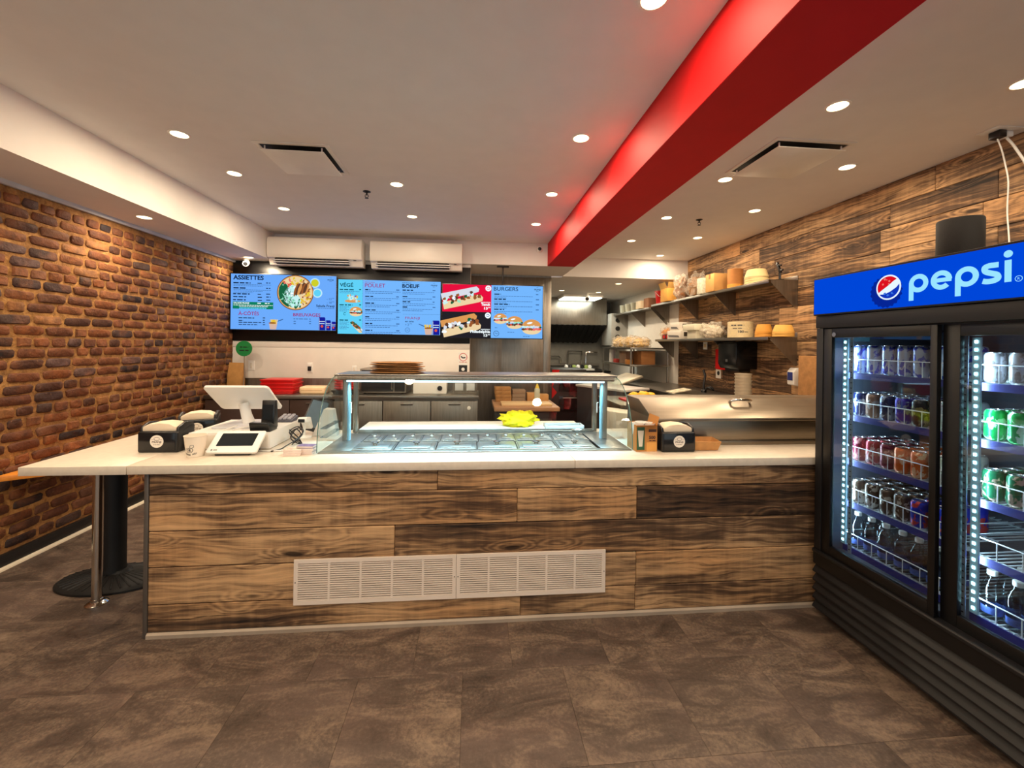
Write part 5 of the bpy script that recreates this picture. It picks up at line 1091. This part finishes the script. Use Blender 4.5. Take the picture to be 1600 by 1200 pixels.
t = T('paper_roll', 'white upright roll at the far corner of the rack', 'roll', (2.74, 8.02, RZ[1])); MB().lathe([(.06, 0), (.06, .24), (.02, .24)], n=20).build('roll', WPLA, t, world=False)
o = MB().box(-.09, .09, -.07, .07, 0, .07).build('red_packet', M('packet_red', (196, 70, 60), .6), loc=(2.76, 7.70, RZ[1] + .0002), world=False, bevel=.01); tag(o, 'pinkish red packet on the rack middle shelf', 'packet')
# steel cooking line under the rack
ln = T('cooking_counter', 'steel prep counter along the plank wall behind the display case', 'counter', (2.9, 5.0, 0))
MB().box(2.58, 3.32, 3.25, 6.70, .08, .845).build('cabinet', STEELV, ln); MB().box(2.55, 3.33, 3.22, 6.74, .846, .885).build('worktop', STEEL, ln, bevel=.003); MB().box(2.62, 3.30, 3.3, 6.66, 0, .08).build('plinth', BMAT, ln)
t = T('panini_press', 'flat-top grill with raised sloping steel lid and bar handle', 'grill', (2.34, 6.30, .7605))
MB().box(-.24, .18, -.34, .34, .0, .10).build('base', DARKM, t, world=False, bevel=.006); MB().box(-.23, .17, -.32, .32, .101, .112).build('hotplate', BMAT, t, world=False)
MB().prism([(-.27, .13), (-.26, .115), (.18, .27), (.16, .30), (.0, .24)], 'y', -.33, .33).build('lid', M('scuffed_steel', (176, 166, 146), .45, .7, var=.1), t, world=False, bevel=.005); MB().tube([(-.26, -.28, .122), (-.33, -.28, .135), (-.33, .28, .135), (-.26, .28, .122)], .010, 8).build('handle', CHROME, t, world=False)
gs = T('grill_stand', 'steel table under the sloping-lid grill', 'table', (2.36, 6.3, 0))
MB().box(2.08, 2.53, 5.92, 6.70, .726, .760).build('top', STEEL, gs, bevel=.003)
for x in (2.12, 2.49):
    for y in (5.96, 6.66): MB().tube([(x, y, 0), (x, y, .726)], .02, 10).build('leg', STEEL, gs)
MB().box(2.10, 2.51, 5.94, 6.68, .30, .32).build('undershelf', STEEL, gs)
il = T('steel_island', 'low steel worktable carrying the red tray of peppers', 'table', (1.9, 4.6, 0))
MB().box(1.52, 2.24, 4.18, 4.96, .85, .884).build('top', STEELP, il, bevel=.003); MB().box(1.56, 2.20, 4.24, 4.92, .05, .849).build('cabinet', STEELP, il)
for x in (1.6, 2.16):
    for y in (4.28, 4.88): MB().lathe([(.02, 0), (.02, .05)], (x, y, 0), 8).build('foot', BMAT, il)
t = T('cutting_tray', 'red tray carrying yellow peppers on the prep counter', 'tray', (1.87, 4.52, .8845)); MB().box(-.20, .20, -.14, .14, 0, .022).build('tray', REDP, t, world=False, bevel=.006)
for i, (dx, dy, s) in enumerate(((-.08, -.02, .105), (.04, .0, .115), (.14, .04, .09))):
    crumple('yellow_pepper', M('pepper_yellow', (240, 176, 20), .35), (1.87 + dx, 4.52 + dy, .9067), (s * 1.15, s, s * .8), 60 + i, .14, 2.0, 'yellow pepper lying in the red tray', 'pepper', 'yellow peppers')
t = T('order_clipboard', 'printed menu card lying against the grill on prep counter', 'card', (2.72, 5.30, .886)); MB().box(-.13, .13, -.10, .10, 0, .012).xform(Matrix.Rotation(math.radians(-10), 4, 'Y') @ Matrix.Translation((0, 0, .02))).build('card', M('card_print', (222, 206, 180), .6, var=.25, vs=25), t, world=False)
t = T('gas_valve', 'black valve with hose coiled at the plank wall', 'valve', (3.10, 5.35, .8853))
MB().tube([(.0, 0, .0), (.0, 0, .12), (.03, .02, .22), (.02, .05, .30)], .016, 8).lathe([(.035, 0), (.035, .03), (.02, .04)], n=14).build('valve', BPLA, t, world=False, ang=60); MB().tube([(.02 + .05 * math.cos(a * .5), -.10 + .05 * math.sin(a * .5), .06 + .02 * math.sin(a)) for a in range(14)], .012, 8).build('hose', BPLA, t, world=False, ang=80)
t = T('white_bin', 'white plastic ingredient bin tilted behind the glass end', 'bin', (1.36, 3.62, .62)); MB().box(-.2, .2, -.16, .16, -.62, -.002).build('stand', STEELV, t, world=False); MB().prism([(-.16, 0), (.20, 0), (.25, .26), (-.20, .32)], 'y', -.15, .15).build('bin', M('bin_white', (232, 218, 200), .5), t, world=False, bevel=.012)
# things on the plank wall
t = T('towel_dispenser', 'large black paper towel dispenser on plank wall', 'towel dispenser', (XR, 4.82, 1.235))
MB().prism([(XR - .27, 1.29), (XR - .24, 1.235), (XR - .0006, 1.235), (XR - .0006, 1.565), (XR - .25, 1.565), (XR - .27, 1.545)], 'y', 4.64, 5.00).build('housing', M('dispenser_black', (20, 22, 24), .22), t, bevel=.008)
MB().box(XR - .20, XR - .06, 4.68, 4.96, 1.205, 1.234).build('paper_slot', DARKM, t); MB().box(XR - .272, XR - .270, 4.80, 4.84, 1.32, 1.35).build('emblem', M('emblem_grey', (120, 122, 124), .3, .6), t)
t = T('first_aid_box', 'narrow red box beside the black towel dispenser', 'box', (XR, 5.22, 1.23)); MB().box(XR - .10, XR - .0006, 5.10, 5.34, 1.20, 1.47).build('box', RED, t, bevel=.006)
t = T('wash_notice', 'small white hand-washing notice beneath the red box', 'sign', (XR, 5.42, 1.14)); MB().box(XR - .003, XR - .0006, 5.36, 5.48, 1.07, 1.21).build('sheet', STICK, t); MB().lathe([(0, XR - .0036), (.03, XR - .0036), (.03, XR - .0032)], (0, 5.42, 1.14), 16, axis='x').build('pictogram', BI, t)
t = T('wall_outlet', 'pale outlet plate under the lower shelf', 'outlet', (XR, 5.75, 1.52)); MB().box(XR - .008, XR - .0006, 5.70, 5.80, 1.46, 1.57).build('plate', WPLA, t, bevel=.002); MB().box(XR - .010, XR - .0085, 5.72, 5.745, 1.49, 1.54).box(XR - .010, XR - .0085, 5.755, 5.78, 1.49, 1.54).build('switch', CREAM, t)
for i in range(8):
    o = MB().lathe([(.075, .0), (.088, .055), (.092, .055), (.092, .060), (.085, .060), (.072, .004), (0, .004)], n=22).build('deli_cup', M('milky_cup', (222, 206, 180), .35, trans=.25), loc=(3.08, 4.50, .8855 + i * .036), world=False, ang=50); tag(o, 'milky plastic bowl in the stack below the towel dispenser', 'bowl', 'stack of milky bowls')
t = T('soap_dispenser', 'white and blue soap dispenser on plank wall near the cooler', 'soap dispenser', (XR, 4.01, 1.14)); MB().prism([(XR - .09, 1.12), (XR - .0006, 1.10), (XR - .0006, 1.29), (XR - .06, 1.295), (XR - .095, 1.25)], 'y', 3.96, 4.06).build('body', WPLA, t, bevel=.012); MB().box(XR - .098, XR - .094, 3.975, 4.045, 1.165, 1.25).build('window', M('soap_blue', (50, 60, 130), .2), t, bevel=.0015)
t = T('brown_box', 'brown cardboard box on the prep counter beside the cooler', 'carton', (3.22, 3.58, .885)); MB().box(-.10, .10, -.16, .16, 0.0005, .54).build('box', KRAFT2, t, world=False, bevel=.003)
t = T('wall_controller', 'white plastic wall unit partly hidden by the cooler', 'wall unit', (XR, 3.68, 1.6)); MB().box(XR - .05, XR - .0006, 3.60, 3.72, 1.50, 1.74).build('body', WPLA, t, bevel=.01); MB().tube([(XR - .02, 3.66, 1.50), (XR - .02, 3.70, 1.45), (XR - .02, 3.66, 1.42)], .004, 6).build('lead', WPLA, t)
# far kitchen: hood, fittings
hd_ = T('range_hood', 'big stainless exhaust hood with black baffle filters', 'hood', (2.2, 9.4, 1.6))
MB().box(1.2, 2.95, 9.05, 9.98, 1.95, 2.545).build('canopy', STEELV, hd_, bevel=.004)
MB().prism([(9.05, 1.949), (9.80, 1.56), (9.98, 1.56), (9.98, 1.949)], 'x', 1.2, 2.95).build('filter_bay', BMAT, hd_)
for i in range(14): x = 1.26 + i * .12; MB().prism([(9.035, 1.94), (9.79, 1.548), (9.795, 1.556), (9.045, 1.948)], 'x', x, x + .05).build('baffle', DARKM, hd_)
sk = T('pot_faucets', 'bank of chrome pipes and taps on the far kitchen wall', 'taps', (2.3, 9.96, 1.0))
MB().tube([(1.80, 9.90, 1.22), (2.05, 9.90, 1.22), (2.10, 9.90, 1.17), (2.10, 9.90, 1.05)], .018, 8).build('pipe', CHROME, sk); MB().tube([(2.28, 9.90, .95), (2.28, 9.90, 1.35), (2.62, 9.90, 1.35), (2.62, 9.90, .95)], .018, 8).build('pipe', CHROME, sk); MB().tube([(2.72, 9.90, .95), (2.72, 9.90, 1.33), (3.0, 9.90, 1.33)], .018, 8).build('pipe', CHROME, sk); MB().box(1.7, 3.05, 9.91, 9.996, 1.0, 1.06).build('rail', STEEL, sk)
cl = T('cook_line', 'steel cooking line below the exhaust hood', 'stove', (2.1, 9.4, 0)); MB().box(1.5, 3.0, 8.9, 9.88, .05, .90).build('body', STEELV, cl, bevel=.006); MB().box(1.5, 3.0, 8.88, 9.88, .901, .94).build('top', DARKM, cl); 
for x in (1.56, 2.94):
    for y in (8.96, 9.82): MB().lathe([(.025, 0), (.025, .05)], (x, y, 0), 8).build('foot', BMAT, cl)
t = T('food_board', 'board of prepared food on the cooking line', 'board', (2.35, 9.2, .941)); MB().box(-.35, .35, -.12, .12, 0, .03).build('board', WPLA, t, world=False)
for i in range(7): crumple('food', [WPLA, DARKM, M('food_green', (150, 170, 90), .6)][i % 3], (-.27 + i * .09, 0, .0302), (.09, .1, .09), 70 + i, .2, 2, parent=t)
t = T('control_cabinet', 'grey wall cabinet with round controls beside the hood', 'control box', (3.0, 8.9, 1.5)); MB().box(2.98, 3.34, 8.82, 9.5, 1.5, 2.2).build('box', M('cabinet_grey', (176, 172, 164), .5), t, bevel=.005)
for k in range(3): MB().lathe([(.05, 8.819), (.05, 8.80), (0, 8.80)], (3.12, 0, 2.05 - k * .18), 14, axis='y').build('gauge', DARKM, t)
if False: print()
# ================================================================== DRINKS COOLER
XF, FY0, FY1, FZ, XBK = 1.94, .79, 2.195, 1.892, 2.70
FBL = M('cooler_black', (11, 11, 13), .4, var=.03); FGREY = M('cooler_grey', (20, 20, 23), .5, var=.03); LINER = M('cooler_liner', (92, 98, 112), .5)
ck = T('drinks_cooler', 'black two-door drinks cooler with glowing blue pepsi header', 'fridge', (XF, (FY0 + FY1) / 2, 0))
MB().box(XF + .03, XBK, FY0, FY0 + .045, .02, FZ).box(XF + .03, XBK, FY1 - .045, FY1, .02, FZ).box(XBK - .05, XBK, FY0 + .045, FY1 - .045, .02, FZ).box(XF + .03, XBK - .05, FY0 + .045, FY1 - .045, 1.605, FZ).box(XF + .03, XBK - .05, FY0 + .045, FY1 - .045, .02, .375).build('cabinet', FBL, ck)
MB().box(XBK - .06, XBK - .051, FY0 + .05, FY1 - .05, .38, 1.60).box(XF + .06, XBK - .06, FY0 + .046, FY0 + .052, .38, 1.60).box(XF + .06, XBK - .06, FY1 - .052, FY1 - .046, .38, 1.60).box(XF + .06, XBK - .06, FY0 + .05, FY1 - .05, .376, .382).build('liner', LINER, ck)
# header light box
hd = MB().box(XF - .022, XF + .03, FY0, FY1, 1.682, FZ).build('header_box', FBL, ck, bevel=.004)
XS = XF - .0225
sgn = MB().box(XS - .002, XS, FY0 + .006, FY1 - .008, 1.690, FZ - .010).build('sign_face', None or E('sign_blue', (0, 74, 226), .85), hd)
fr_ = MB().box(XF - .006, XF + .03, FY0, FY1, 1.612, 1.681).build('header_strip', FGREY, ck, bevel=.003)
S_Y = lambda px, py=450: at(px, py, 0, XS)
f = FLAT(lambda u, v, k: (XS - .0022 - .0005 * k, FY1 - u, v))        # u runs along the cooler away from its far edge
CAP = E('sign_cap', (6, 40, 160), .8); LW = E('sign_letters', (150, 222, 255), 1.0); LWH = E('globe_white', (225, 240, 255), 1.0); LRED = E('sign_red_glow', (214, 14, 30), 1.0); LBLU = E('sign_globe_blue', (16, 54, 190), .9); DROP = E('sign_drop', (60, 120, 230), .9); DROPR = E('sign_drop_red', (240, 120, 110), .9)
uy = lambda px, py: (FY1 - S_Y(px, py).y, S_Y(px, py).z)
gu, gv = uy(1389, 449); gr = .058
n = 21
f.poly(CAP, [(gu - .012 + gr * (1.34 if i % 2 else 1.22) * math.cos(math.pi * i / n + .2), gv - .018 + gr * (1.34 if i % 2 else 1.22) * math.sin(math.pi * i / n + .2)) for i in range(2 * n)], 1)
f.disc(LWH, gu, gv, gr, layer=2, n=40)
def arcp(a0, a1, r, n=18): return [(gu + r * math.cos(a0 + (a1 - a0) * i / n), gv + r * math.sin(a0 + (a1 - a0) * i / n)) for i in range(n + 1)]
ri = gr * .88
f.poly(LRED, arcp(math.radians(42), math.radians(205), ri) + [(gu - ri * .45, gv - .006), (gu + ri * .05, gv + .010), (gu + ri * .45, gv + .026)], 3)
f.poly(LBLU, arcp(math.radians(216), math.radians(372), ri) + [(gu + ri * .72, gv - .004), (gu + ri * .2, gv - .020), (gu - ri * .35, gv - .031)], 3)
for q in range(12): f.disc(DROPR if q % 2 else DROP, gu + rnd(-.03, .02) + (0 if q % 2 else .012), gv + (rnd(.012, .04) if q % 2 else rnd(-.045, -.022)), rnd(.002, .006), layer=4, n=8)
# lower-case wordmark from rings and stems
ua, vb = uy(1421, 458); ub, vb2 = uy(1577, 441); vbase = (vb + vb2) / 2; W = ub - ua; sw = W * .058; R_ = W * .115
ring = lambda cu, a0, a1, r, n=26: [(cu + r * math.cos(math.radians(a0 + (a1 - a0) * i / n)), vbase + R_ + r * math.sin(math.radians(a0 + (a1 - a0) * i / n))) for i in range(n + 1)]
r0 = R_ - sw / 2
def let_p(u): f.stroke(LW, ring(u + R_, 0, 345.6, r0, 24), sw, 2, True); f.rect(LW, u, vbase - R_ * .85, u + sw, vbase + R_, 2)
let_p(ua)
ue = ua + R_ * 2.22; f.stroke(LW, ring(ue + R_, 322, 0, r0, 2)[:0] + ring(ue + R_, 0, 318, r0), sw, 2); f.rect(LW, ue + sw * .7, vbase + R_ - sw * .42, ue + 2 * R_ - sw * .1, vbase + R_ + sw * .42, 3)
up_ = ue + R_ * 2.25; let_p(up_)
us = up_ + R_ * 2.15
S = [(us + R_ * 1.35, vbase + R_ * 1.72), (us + R_ * 1.05, vbase + 2 * R_ - sw * .55), (us + R_ * .62, vbase + 2 * R_ - sw * .55), (us + R_ * .30, vbase + R_ * 1.58), (us + R_ * .36, vbase + R_ * 1.22), (us + R_ * .78, vbase + R_ * 1.0), (us + R_ * 1.22, vbase + R_ * .80), (us + R_ * 1.30, vbase + R_ * .46), (us + R_ * .98, vbase + sw * .55), (us + R_ * .52, vbase + sw * .5), (us + R_ * .14, vbase + R_ * .34)]
SS = []
for i in range(len(S) - 1):
    q0, q1, q2, q3 = [Vector(S[max(0, min(len(S) - 1, i + d))]) for d in (-1, 0, 1, 2)]
    for k in range(5): t_ = k / 5; SS.append(tuple(.5 * (2 * q1 + (q2 - q0) * t_ + (2 * q0 - 5 * q1 + 4 * q2 - q3) * t_ ** 2 + (3 * q1 - q0 - 3 * q2 + q3) * t_ ** 3)))
SS.append(S[-1]); f.stroke(LW, SS, sw, 2)
ui = us + R_ * 1.78; f.rect(LW, ui, vbase, ui + sw, vbase + 2 * R_, 2); f.disc(LW, ui + sw / 2, vbase + 2 * R_ + sw * 1.1, sw * .66, layer=2)
f.stroke(LW, [(ui + sw * 2.0 + sw * .5 * math.cos(i * .5236), vbase + sw * .4 + sw * .5 * math.sin(i * .5236)) for i in range(12)], sw * .1, 2, True); f.text(LW, 'R', ui + sw * 2.0, vbase + sw * .18, sw * .45, None, 0, 'c')
f.build('wordmark', sgn)
# doors
def door(y0, y1, gy0, gy1, x, name):
    zt, zb, gz0, gz1 = 1.606, .372, .422, 1.558
    d = MB().box(x, x + .022, y0, gy0, zb, zt).box(x, x + .022, gy1, y1, zb, zt).box(x, x + .022, gy0, gy1, gz1, zt).box(x, x + .022, gy0, gy1, zb, gz0).build(name, FBL, ck, bevel=.002)
    MB().box(x + .009, x + .013, gy0, gy1, gz0, gz1).build('glass', GLASS('cooler_glass', (226, 232, 238), .85), d)
    return d
d1 = door(1.580, 2.150, 1.607, 2.098, XF + .004, 'sliding_door'); d2 = door(.835, 1.578, .865, 1.517, XF + .030, 'sliding_door')
MB().box(XF, XF + .05, 2.151, FY1, .30, 1.611).box(XF, XF + .05, FY0, .834, .30, 1.611).build('door_jamb', FGREY, ck, bevel=.002)
MB().lathe([(.0, XF + .0035), (.012, XF + .003)], (0, 2.085, 1.575), 14, axis='x').build('lock_badge', M('badge_grey', (150, 150, 152), .3, .6), d1)
# plinth: sill, band, five louvres
MB().prism([(XF - .012, .352), (XF + .05, .352), (XF + .05, .371), (XF - .004, .371), (XF - .012, .366)], 'y', FY0, FY1).build('sill', FGREY, ck, bevel=.002)
MB().box(XF - .004, XF + .03, FY0, FY1, .285, .351).build('plinth_band', FBL, ck)
MB().box(XF + .022, XF + .03, FY0, FY1, .02, .284).build('plinth_back', BMAT, ck)
for k in range(5):
    z = .236 - k * .050; MB().prism([(XF + .020, z + .048), (XF - .006, z + .010), (XF - .006, z + .002), (XF + .004, z + .002), (XF + .022, z + .034)], 'y', FY0, FY1).build('louvre', FGREY, ck, smooth=False)
for y in (FY0 + .05, FY1 - .05):
    for x in (XF + .08, XBK - .08): MB().lathe([(.02, 0), (.02, .02)], (x, y, 0), 12).build('foot', BMAT, ck)
# LED uprights
LEDB = M('led_strip_base', (176, 208, 216), .4); LEDE = E('cooler_led', (190, 250, 255), 16.0)
for y in (2.092, 1.498):
    x = XF + .075; b = MB().box(x + .004, x + .012, y - .014, y + .014, .44, 1.552).build('led_strip', LEDB, ck)
    m = MB()
    for i in range(34): m.cbox((x + .003, y, .462 + i * .0325), (.003, .009, .011))
    m.build('led', LEDE, b, kind='stuff')
    ld = bpy.data.lights.new('led_light', 'AREA'); ld.shape = 'RECTANGLE'; ld.size = .015; ld.size_y = 1.06; ld.energy = 5; ld.color = (.66, .92, 1.0)
    l = bpy.data.objects.new('led_light', ld); C.objects.link(l); l.parent = ck
    l.location = Vector((x + .016, y, 1.0)) - ck.location
    l.rotation_euler = Vector((.75, -.65, 0)).to_track_quat('-Z', 'Y').to_euler()
for y in (2.060, 1.540):
    b = MB().box(XF + .085, XF + .090, y - .009, y + .009, .40, 1.56).build('shelf_pilaster', M('pilaster', (170, 190, 200), .4, .3), ck)
    m = MB()
    for i in range(40): m.cbox((XF + .0845, y, .42 + i * .028), (.001, .008, .005))
    m.build('slots', BMAT, b, kind='stuff')
# shelves: deck wires, navy price strip, white rail
DECK = [1.368, 1.140, .898, .670, .424]; RW = M('rail_white', (226, 232, 236), .35); NAVYP = M('price_strip', (38, 42, 120), .4); XD0, XD1 = 2.055, 2.60
for (ya, yb) in ((1.618, 2.120), (.87, 1.530)):
    for z in DECK:
        s = MB()
        k = ya
        while k <= yb + 1e-6: s.box(XD0, XD1, k - .0014, k + .0014, z - .005, z); k += .0251
        for x in (XD0 + .02, 2.3, XD1 - .02): s.box(x - .003, x + .003, ya, yb, z - .010, z - .0052)
        s = s.build('shelf', RW, ck, smooth=False)
        MB().box(XD0 - .010, XD0 - .006, ya, yb, z - .030, z + .002).build('price_strip', NAVYP, s)
        rl = MB().tube([(XD0 - .004, ya, z + .074), (XD0 - .004, yb, z + .074)], .0026, 6)
        k = yb - .006
        while k > ya: rl.tube([(XD0 - .004, k, z), (XD0 - .004, k, z + .074)], .0022, 6); k -= .0775
        rl.tube([(XD0, ya + .001, z + .074), (XD1, ya + .001, z + .074)], .0022, 6).tube([(XD0, yb - .001, z + .074), (XD1, yb - .001, z + .074)], .0022, 6)
        rl.build('rail', RW, s)
# drinks
def can_mat(name, c1, c2, rough=.3, metal=.35):
    if name in MATS: return MATS[name]
    k = N(name); tc = k.a('ShaderNodeTexCoord').outputs['Object']; n = k.noise(k.mapping(tc, (1, 1, .7)), 34, 3, .5, .6)
    k.l(k.mix(k.ramp(n, ((.54, G(0)), (.57, G(1)))), lin(c1), lin(c2)), k.b.inputs['Base Color']); k.b.inputs['Roughness'].default_value = rough; k.b.inputs['Metallic'].default_value = metal
    MATS[name] = k.m; return k.m
ALU = M('can_aluminium', (205, 208, 212), .25, .9)
def make_can(colname, c1, c2, h=.124, r=.0315):
    t = T('soda_can', '', 'can')
    MB().lathe([(r * .72, 0), (r * .80, .002), (r, .012), (r, h - .016), (r * .97, h - .012), (r * .82, h - .003)], n=18, cap=True).build('body', can_mat('can_' + colname, c1, c2), t, world=False, ang=60)
    MB().lathe([(r * .82, h - .003), (r * .85, h), (r * .80, h), (r * .76, h - .004), (0, h - .004)], n=18, cap=False).tube([(-.006, 0, h - .003), (.010, 0, h - .002)], .003, 6).build('lid', ALU, t, world=False)
    return t
def make_bottle():
    t = T('water_bottle', '', 'bottle')
    MB().lathe([(.026, 0), (.032, .006), (.032, .05), (.029, .056), (.032, .062), (.032, .118), (.030, .128), (.024, .145), (.014, .162), (.0125, .178)], n=18, cap=True).build('body', CLEARP, t, world=False, ang=60)
    MB().lathe([(.0322, .022), (.0324, .024), (.0324, .048), (.0322, .050)], n=18, cap=False).build('label_band', M('bottle_label', (70, 92, 160), .4, var=.25, vs=30), t, world=False)
    MB().lathe([(.0148, .172), (.0155, .174), (.0155, .190), (.014, .192), (0, .192)], n=16).build('cap', WPLA, t, world=False)
    return t
KINDS = {'silverblue': make_can('silverblue', (176, 190, 214), (46, 66, 190), .150, .029), 'navy': make_can('navy', (28, 38, 84), (150, 160, 176)), 'bronze': make_can('bronze', (150, 116, 96), (190, 180, 172)), 'purple': make_can('purple', (66, 40, 160), (150, 150, 170)), 'black': make_can('black', (34, 34, 38), (146, 140, 90)),
    'maroon': make_can('maroon', (110, 20, 48), (190, 130, 130)), 'redpink': make_can('redpink', (168, 44, 66), (220, 190, 190)), 'orange': make_can('orange', (214, 98, 30), (236, 190, 150)), 'cream': make_can('cream', (206, 204, 190), (170, 160, 150)), 'brown': make_can('brown', (92, 72, 58), (196, 188, 176)),
    'blue': make_can('blue', (20, 44, 180), (196, 60, 60)), 'silver': make_can('silver', (190, 190, 196), (150, 140, 140)), 'green': make_can('green', (10, 150, 70), (190, 220, 196)), 'darkgreen': make_can('darkgreen', (16, 96, 62), (170, 150, 130))}
KINDS['water'] = make_bottle()
WORD = {'silverblue': 'tall silver and blue can', 'navy': 'navy and silver can', 'bronze': 'bronze coloured can', 'purple': 'purple can', 'black': 'black and olive can', 'maroon': 'maroon can', 'redpink': 'pinkish red can', 'orange': 'orange can', 'cream': 'cream white can', 'brown': 'brown and silver can', 'blue': 'bright blue can', 'silver': 'silver can', 'green': 'bright green can', 'darkgreen': 'dark green can', 'water': 'clear water bottle'}
ORD = ['top', 'second', 'third', 'fourth', 'bottom']
used_k = set()
def drink(kind, x, y, si, side):
    src = KINDS[kind]; o = src if kind not in used_k else copy_tree(src); used_k.add(kind)
    o.location = (x, y, DECK[si] + .0003); o.rotation_euler = (0, 0, rnd(0, 6.28))
    o['label'] = '%s on the %s cooler shelf, door %s' % (WORD[kind], ORD[si], side); o['group'] = '%ss on the %s cooler shelf' % (WORD[kind], ORD[si])
rowsA = [(['silverblue'] * 6), ['navy', 'bronze', 'navy', 'purple', 'black', 'silver'], ['maroon', 'redpink', 'maroon', 'orange', 'orange', 'cream'], ['brown', 'brown', 'brown', 'brown', 'blue', 'blue'], ['water'] * 6]
for si, rw_ in enumerate(rowsA):
    for c, kd in enumerate(rw_):
        for dp in range(4 if kd != 'water' else 3): drink(kd, 2.092 + dp * .0685 + rnd(-.002, .002), 2.072 - c * .0765 + rnd(-.003, .003), si, 'near the counter')
rowsB = [['silver', 'silver', 'blue'], ['green', 'green', 'green'], ['darkgreen', 'darkgreen', 'blue'], [None, None, 'brown'], ['water', 'water', None]]
for si, rw_ in enumerate(rowsB):
    for c, kd in enumerate(rw_):
        if kd is None: continue
        for dp in range(3): drink(kd, 2.095 + dp * .0685 + rnd(-.002, .002), 1.490 - c * .078 + rnd(-.003, .003), si, 'away from the counter')
for dp in range(2): drink('water', 2.36 + dp * .07, 1.47 - dp * .02, 3, 'away from the counter')
# speaker on top, cords from the ceiling box
sp_ = at(1500, 370, 0, 2.30); t = T('round_speaker', 'black cylindrical speaker standing on top of the drinks cooler', 'speaker', (2.30, sp_.y, FZ))
MB().lathe([(.080, 0), (.082, .006), (.082, .222), (.079, .228), (.068, .230), (0, .230)], n=36).build('body', M('speaker_cloth', (24, 21, 20), .8, bump=.3, bs=500), t, world=False)
MB().lathe([(.083, .004), (.0835, .006), (.0835, .016), (.083, .018)], n=36, cap=False).build('foot_ring', BPLA, t, world=False)
ob_ = T('ceiling_outlet', 'ceiling outlet plate with black plug near the plank wall', 'outlet', (3.21, 2.27, CEIL))
MB().box(-.10, .10, -.06, .06, -.006, -.0005).build('plate', WPLA, ob_, world=False, bevel=.002)
MB().box(-.05, .0, -.03, .03, -.05, -.0065).build('plug', BPLA, ob_, world=False, bevel=.005)
MB().box(.02, .06, -.02, .02, -.04, -.0065).build('plug', WPLA, ob_, world=False, bevel=.005)
cable('power_cord', [(3.185, 2.27, CEIL - .052), (3.20, 2.26, CEIL - .12), (3.24, 2.27, CEIL - .20), (3.235, 2.25, CEIL - .32), (3.26, 2.27, CEIL - .5), (3.25, 2.25, CEIL - .75), (3.26, 2.26, CEIL - 1.2)], .004, WPLA, 'thin white cord hanging from the black ceiling plug')
cable('power_cord', [(3.25, 2.27, CEIL - .042), (3.27, 2.24, CEIL - .12), (3.30, 2.19, CEIL - .30), (3.30, 2.15, CEIL - .6), (3.29, 2.13, CEIL - 1.2)], .007, WPLA, 'thicker white cord hanging from the white ceiling plug')
